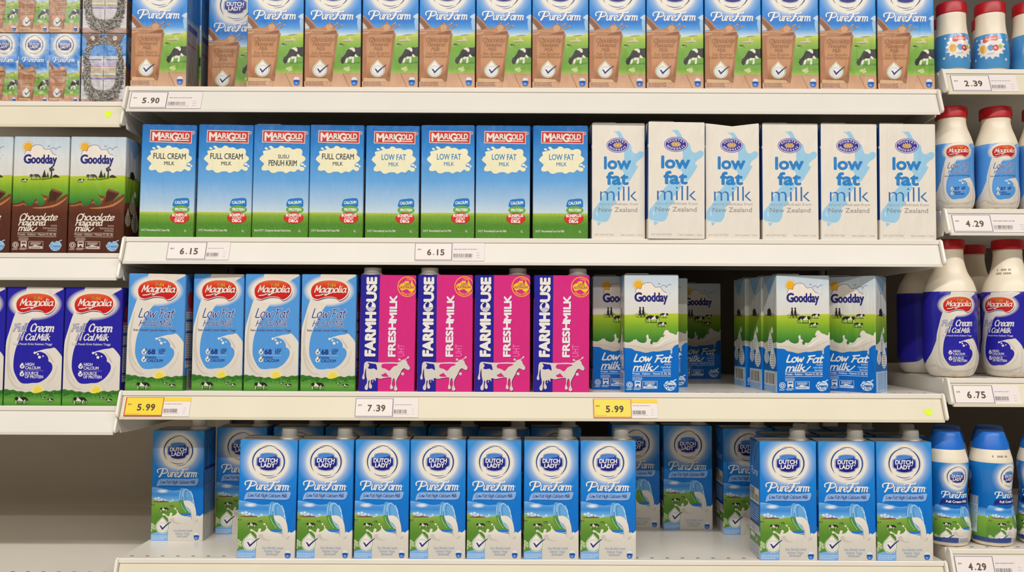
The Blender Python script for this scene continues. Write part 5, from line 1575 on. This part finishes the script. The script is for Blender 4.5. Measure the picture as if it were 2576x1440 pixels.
# ------------------------------------------------------------------ bottles
BR = 0.905
def make_bottle(kind, prof, z0, z1, art_fn, cap_prof, cap_mat, ridge=0.02, cap_sl=0.0):
    """prof: (z, r) of the body; z0..z1 the printed sleeve"""
    root = empty(kind); root['category'] = 'bottle'
    pr = [(z, rr * BR) for z, rr in smooth(prof, 4, False)]
    cap_prof = [(z, rr * BR) for z, rr in cap_prof]
    MB().lathe(pr, 48).build('bottle_body', CREAM, root, smooth=True)
    seg = [q for q in pr if z0 - 0.004 < q[0] < z1 + 0.004]
    circ, ub, vz, f = lathe_surface(seg, z0)
    art = art_fn(circ, z1 - z0)
    polys = [(z, [(q[0] - circ / 2, q[1], q[2]) for q in P]) for z, P in panel(art, 0, circ, z1 - z0)]
    vb = [z - z0 for z in vz if z0 < z < z1]
    me = printed_mesh('label_sleeve', polys, ub, vb, f, SLEEVE)
    link('label_sleeve', me, root)
    c = MB().lathe(cap_prof, 64, ridge=ridge).build('cap', cap_mat, root, smooth=True)
    c['label'] = 'red ridged cap' if cap_mat is CAPR else 'smooth blue tapering cap'
    return root

big_prof = [(0.0, 0.024), (0.0008, 0.030), (0.004, 0.0355), (0.015, 0.0420), (0.033, 0.0458), (0.060, 0.0452), (0.090, 0.0455), (0.118, 0.0457), (0.132, 0.0455), (0.141, 0.0438), (0.154, 0.0392), (0.168, 0.0310), (0.182, 0.0262), (0.197, 0.0240), (0.204, 0.0242), (0.208, 0.0232)]
mid_prof = [(0.0, 0.024), (0.0008, 0.0285), (0.004, 0.0320), (0.012, 0.0350), (0.028, 0.0366), (0.055, 0.0358), (0.085, 0.0360), (0.100, 0.0366), (0.110, 0.0352), (0.122, 0.0312), (0.134, 0.0265), (0.144, 0.0243), (0.150, 0.0244), (0.153, 0.0236)]
small_prof = [(0.0, 0.020), (0.0008, 0.0245), (0.004, 0.0275), (0.012, 0.0300), (0.028, 0.0308), (0.044, 0.0300), (0.058, 0.0280), (0.070, 0.0258), (0.082, 0.0248), (0.093, 0.0247), (0.096, 0.0238)]
tall_prof = [(0.0, 0.022), (0.0008, 0.0290), (0.004, 0.0328), (0.015, 0.0360), (0.033, 0.0372), (0.055, 0.0350), (0.078, 0.0326), (0.098, 0.0320), (0.118, 0.0338), (0.136, 0.0352), (0.148, 0.0346), (0.158, 0.0322), (0.166, 0.0300), (0.168, 0.0290)]
def red_cap(z, rr, h): return [(z, rr * 0.97), (z + 0.0008, rr), (z + h * 0.82, rr * 1.0), (z + h * 0.95, rr * 0.96), (z + h, rr * 0.88)]

B = {}
B['big'] = make_bottle('milk_bottle', big_prof, 0.004, 0.1375, lambda c, h: art_bottle_magnolia(c, h, FC, 0, 20, 1290, '57'), red_cap(0.207, 0.0268, 0.0165), CAPR)
B['mid'] = make_bottle('milk_bottle', mid_prof, 0.004, 0.1070, lambda c, h: art_bottle_magnolia(c, h, LF, 0, 60, 1290, '57'), red_cap(0.1515, 0.0272, 0.0185), CAPR)
B['small'] = make_bottle('milk_bottle', small_prof, 0.004, 0.0590, art_bottle_splash, red_cap(0.0945, 0.0262, 0.0185), CAPR)
B['tall'] = make_bottle('milk_bottle', tall_prof, 0.0085, 0.1450, art_bottle_low, [(0.167, 0.0288), (0.1675, 0.0300), (0.178, 0.0284), (0.190, 0.0240), (0.1955, 0.0222), (0.197, 0.0205)], CAPB, ridge=0.0)
_bu = set()
def bottle(key, x, y, z, yaw, label, group):
    o = copy_tree(B[key]) if key in _bu else B[key]
    _bu.add(key)
    o.location = (x, y, z + 0.0002); o.rotation_euler = (0, 0, math.radians(yaw))
    o.scale = {'tall': (1.03, 1.03, 0.93), 'small': (1.0, 1.0, 1.05), 'big': (1.0, 1.0, 1.02), 'mid': (1.0, 1.0, 1.02)}[key]
    tag(o, label, 'bottle', group)

g1 = 'small splash bottles with red caps'
bottle('small', 0.7350, 0.034, ZR[0], 0, 'small red capped splash bottle directly beside the last chocolate milk carton', g1)
bottle('small', 0.8000, 0.034, ZR[0], -28, 'small red capped splash bottle above the 2.39 tag, second from the cartons', g1)
bottle('small', 0.8640, 0.034, ZR[0], 30, 'small red capped splash bottle third from the cartons, cut off by the picture edge', g1)
bottle('small', 0.7640, 0.104, ZR[0], 0, 'small red capped splash bottle behind the gap between the first two', g1)
bottle('small', 0.8330, 0.104, ZR[0], 0, 'small red capped splash bottle behind the gap between the second and third', g1)
g2 = 'light blue low fat bottles with red caps'
bottle('mid', 0.7345, 0.038, ZR[1], -10, 'light blue low fat bottle directly beside the last white carton', g2)
bottle('mid', 0.8085, 0.038, ZR[1], -8, 'light blue low fat bottle above the 4.29 tag, second from the white cartons', g2)
bottle('mid', 0.8810, 0.038, ZR[1], -10, 'light blue low fat bottle third from the white cartons, at the picture edge', g2)
g3 = 'big dark blue full cream bottles with red caps'
bottle('big', 0.7310, 0.046, ZR[2], -9, 'big dark blue full cream bottle in front, first from the pasture cartons', g3)
bottle('big', 0.8290, 0.046, ZR[2], -52, 'big dark blue full cream bottle in front with a date stamp on its neck', g3)
bottle('big', 0.7315, 0.146, ZR[2], 50, 'shaded dark blue full cream bottle standing behind the first one', g3)
bottle('big', 0.8240, 0.152, ZR[2], 20, 'shaded dark blue full cream bottle behind the gap between the front two', g3)
g4 = 'pasture print bottles with blue caps'
bottle('tall', 0.7185, 0.040, ZR[3], 4, 'blue capped pasture bottle directly beside the blue low fat cartons', g4)
bottle('tall', 0.7915, 0.040, ZR[3], 27, 'blue capped pasture bottle second from the cartons, showing its nutrition panel', g4)
bottle('tall', 0.8720, 0.040, ZR[3], -40, 'blue capped pasture bottle third from the cartons, at the picture edge', g4)
bottle('tall', 0.7560, 0.112, ZR[3], 0, 'shaded blue capped bottle behind the gap between the first two', g4)
bottle('tall', 0.8290, 0.112, ZR[3], 0, 'shaded blue capped bottle behind the gap between the second and third', g4)
# printed date stamp on one neck
def stamp(parent, prof, z, ang, rows):
    mb = MB(); pr = [(z, q * BR) for z, q in smooth(prof, 4, False)]
    rr = random.Random(4)
    def R(zz):
        for (a, ra), (b, rb) in zip(pr, pr[1:]):
            if a <= zz <= b: return ra + (rb - ra) * (zz - a) / (b - a)
        return pr[-1][1]
    for k in range(rows):
        zz = z - k * 0.006
        for c in range(13):
            if rr.random() < 0.25: continue
            a = math.radians(ang + c * 4.6)
            q = []
            for da, dz in ((0, 0), (3.0, 0), (3.0, 0.003), (0, 0.003)):
                aa = a + math.radians(da); rad = R(zz + dz) + 0.0004
                q.append((rad * math.cos(aa), rad * math.sin(aa), zz + dz))
            mb.add(q, [(0, 1, 2, 3)])
    return mb.build('date_stamp', STAMP, [q for q in parent.children if q.name.startswith('bottle_body')][0])
STAMP = plain('faded_date_ink', '#8a7f70', 0.6)
for o in list(SC.objects):
    if o.get('label', '').endswith('date stamp on its neck'): stamp(o, big_prof, 0.172, -112, 2)
    if o.get('label', '').endswith('showing its nutrition panel'): stamp(o, tall_prof, 0.155, -150, 1)

# ------------------------------------------------------------------ price tags and stickers
def plate(name, art, W, Hh, parent, th=0.0006):
    """thin card, face printed, standing in its own local plane (x right, z up, face towards -y)"""
    polys = panel(art, 0, W, Hh)
    def f(u, v): return Vector((u, 0, v)), Vector((0, -1, 0))
    vs = [(0, 0, 0), (W, 0, 0), (W, 0, Hh), (0, 0, Hh), (0, th, 0), (W, th, 0), (W, th, Hh), (0, th, Hh)]
    fs = [(4, 7, 6, 5), (0, 4, 5, 1), (1, 5, 6, 2), (2, 6, 7, 3), (3, 7, 4, 0)]
    return link(name, printed_mesh(name, polys, [], [], f, PAPER, extra=[(vs, fs, '#ded8d2')]), parent)

def price_tag(x0, x1, zshelf, drop, price, yellow, label, slip=0.055, seed=1, ydeck=0.0):
    W = x1 - x0; Hh = 0.0315
    (ty, tz), (by, bz) = S_TOP, S_BOT
    L = math.hypot(by - ty, bz - tz); dy, dz = (by - ty) / L, (bz - tz) / L
    ny, nz = dz, -dy            # outward
    t = (drop + tz) / -dz       # distance along the strip where the tag starts
    t = (drop - (-tz)) / -dz
    q = t + Hh
    root = empty('price_tag', (x0, ty + dy * q + ny * 0.0012, zshelf + tz + dz * q + nz * 0.0012), label=label, cat='price tag', group='shelf price tags')
    root.rotation_euler = (math.atan2(dy, -dz) * 1.0, 0, 0)
    a = Art((0, 0, 1000, 1000 * Hh / W), W, Hh)
    h = 1000 * Hh / W
    ink = '#4a3418' if yellow else '#57493f'
    if yellow:
        a.full('#e07860' if seed == 2 else '#c83a28'); a.rect(28, 14, 985, h - 38, '#f0d22a' if seed == 1 else '#eeda50')
        a.lines(60, h - 78, 420, 1, 20, 16, '#c8a828', seed)
    else:
        a.full('#e4dade'); a.rect(0, 10, 1000, h - 18, '#7a7292' if seed % 2 else '#8a8090'); a.rect(14, 24, 984, h - 34, '#eee4de')
        a.rect(20, h - 105, 980, h - 102, '#ddd3ce')
    a.text('RM', 120, h * 0.42, 44, ink, w=86, bold=0.02)
    n = len(price)
    xs = {0: 390, 1: 500, 2: 610, 3: 745}
    for i, ch in enumerate(price):
        if ch == '.': a.disc(505, h * 0.655, 18, ink, n=12)
        else: a.text(ch, (385, 0, 610, 740)[i], h * 0.69, 170, ink, w=None if ch == '1' else 98, bold=0.03)
    if price[2] == '1': pass
    plate('price_card', a, W, Hh, root)
    if slip:
        b = Art((0, 0, 600, 600 * Hh / slip), slip, Hh)
        hb = 600 * Hh / slip
        b.full('#eae0dc')
        if yellow:
            b.rect(0, 0, 600, hb * 0.2, '#efd040'); b.rect(0, hb * 0.2, 600, hb * 0.22, '#dfa03a')
        b.lines(30, hb * 0.33, 480, 1, 20, 18, '#aaa09c', seed + 9)
        b.barcode(20, hb * 0.60, 330 if seed != 5 else 380, hb * 0.80, '#5c5450', seed + 20, 26)
        b.lines(20, hb * 0.83, 400, 1, 14, 11, '#b4aaa6', seed + 11)
        for k in range(3): b.lines(450, hb * (0.55 + 0.13 * k), 520, 1, 12, 11, '#b8aeaa', seed + 30 + k)
        o = plate('barcode_slip', b, slip, Hh, root, 0.0004); o.location = (W + 0.0004, 0.0002, 0)
    return root

price_tag(-0.6215, -0.5620, ZC[0], 0.0098, '5.90', False, 'white price tag reading 5.90 on the shelf edge below the chocolate cartons', 0.056, 3)
price_tag(-0.5570, -0.4945, ZC[1], 0.0085, '6.15', False, 'white price tag reading 6.15 below the FULL CREAM cartons', 0.0375, 4)
price_tag(-0.1570, -0.0970, ZC[1], 0.0085, '6.15', False, 'white price tag reading 6.15 below the LOW FAT cartons', 0.052, 5)
price_tag(-0.6200, -0.5590, ZC[2], 0.0105, '5.99', True, 'yellow price tag reading 5.99 with deep red edge, below the pale blue cartons', 0.043, 1)
price_tag(-0.2505, -0.1900, ZC[2], 0.0105, '7.39', False, 'white price tag reading 7.39 with a smudged corner, below the pink cartons', 0.040, 7)
price_tag(0.1310, 0.1920, ZC[2], 0.0105, '5.99', True, 'yellow price tag reading 5.99 with pale red edge, below the pasture cartons', 0.0415, 2)
price_tag(0.7140, 0.7765, ZR[0], 0.0105, '2.39', False, 'white price tag reading 2.39 below the small splash bottles', 0.044, 9)
price_tag(0.7125, 0.7750, ZR[1], 0.0100, '4.29', False, 'white price tag reading 4.29 below the light blue low fat bottles', 0.060, 11)
price_tag(0.7095, 0.7730, ZR[2], 0.0110, '6.75', False, 'white price tag reading 6.75 below the big dark blue bottles', 0.042, 13)
price_tag(0.7080, 0.7690, ZR[3], 0.0110, '4.29', False, 'white price tag reading 4.29 below the blue capped pasture bottles', 0.050, 15)

def sticker(x, zshelf, drop, rad, label, torn=False):
    (ty, tz), (by, bz) = S_TOP, S_BOT
    L = math.hypot(by - ty, bz - tz); dy, dz = (by - ty) / L, (bz - tz) / L
    t = drop + tz
    pts = ell(0, 0, rad, n=36)
    if torn: pts = [(x_, min(y_, rad * 0.62 + 0.0006 * math.sin(40 * x_ / rad))) for x_, y_ in pts]
    o = MB().prism(pts, 1, -0.0001, 0.0002).build('round_sticker', NEON)
    o.location = (x, ty + dy * t + dz * 0.0003, zshelf + tz + dz * t - dy * 0.0003)
    o.rotation_euler = (math.atan2(dy, -dz), 0, 0)
    tag(o, label, 'sticker', 'neon yellow round stickers')
sticker(-0.6580, ZL[0], 0.0225, 0.0060, 'round neon yellow sticker on the shelf edge under the film wrapped packs')
sticker(0.6680, ZC[2], 0.0290, 0.0066, 'torn neon yellow sticker near the end of the shelf edge under pasture cartons', True)
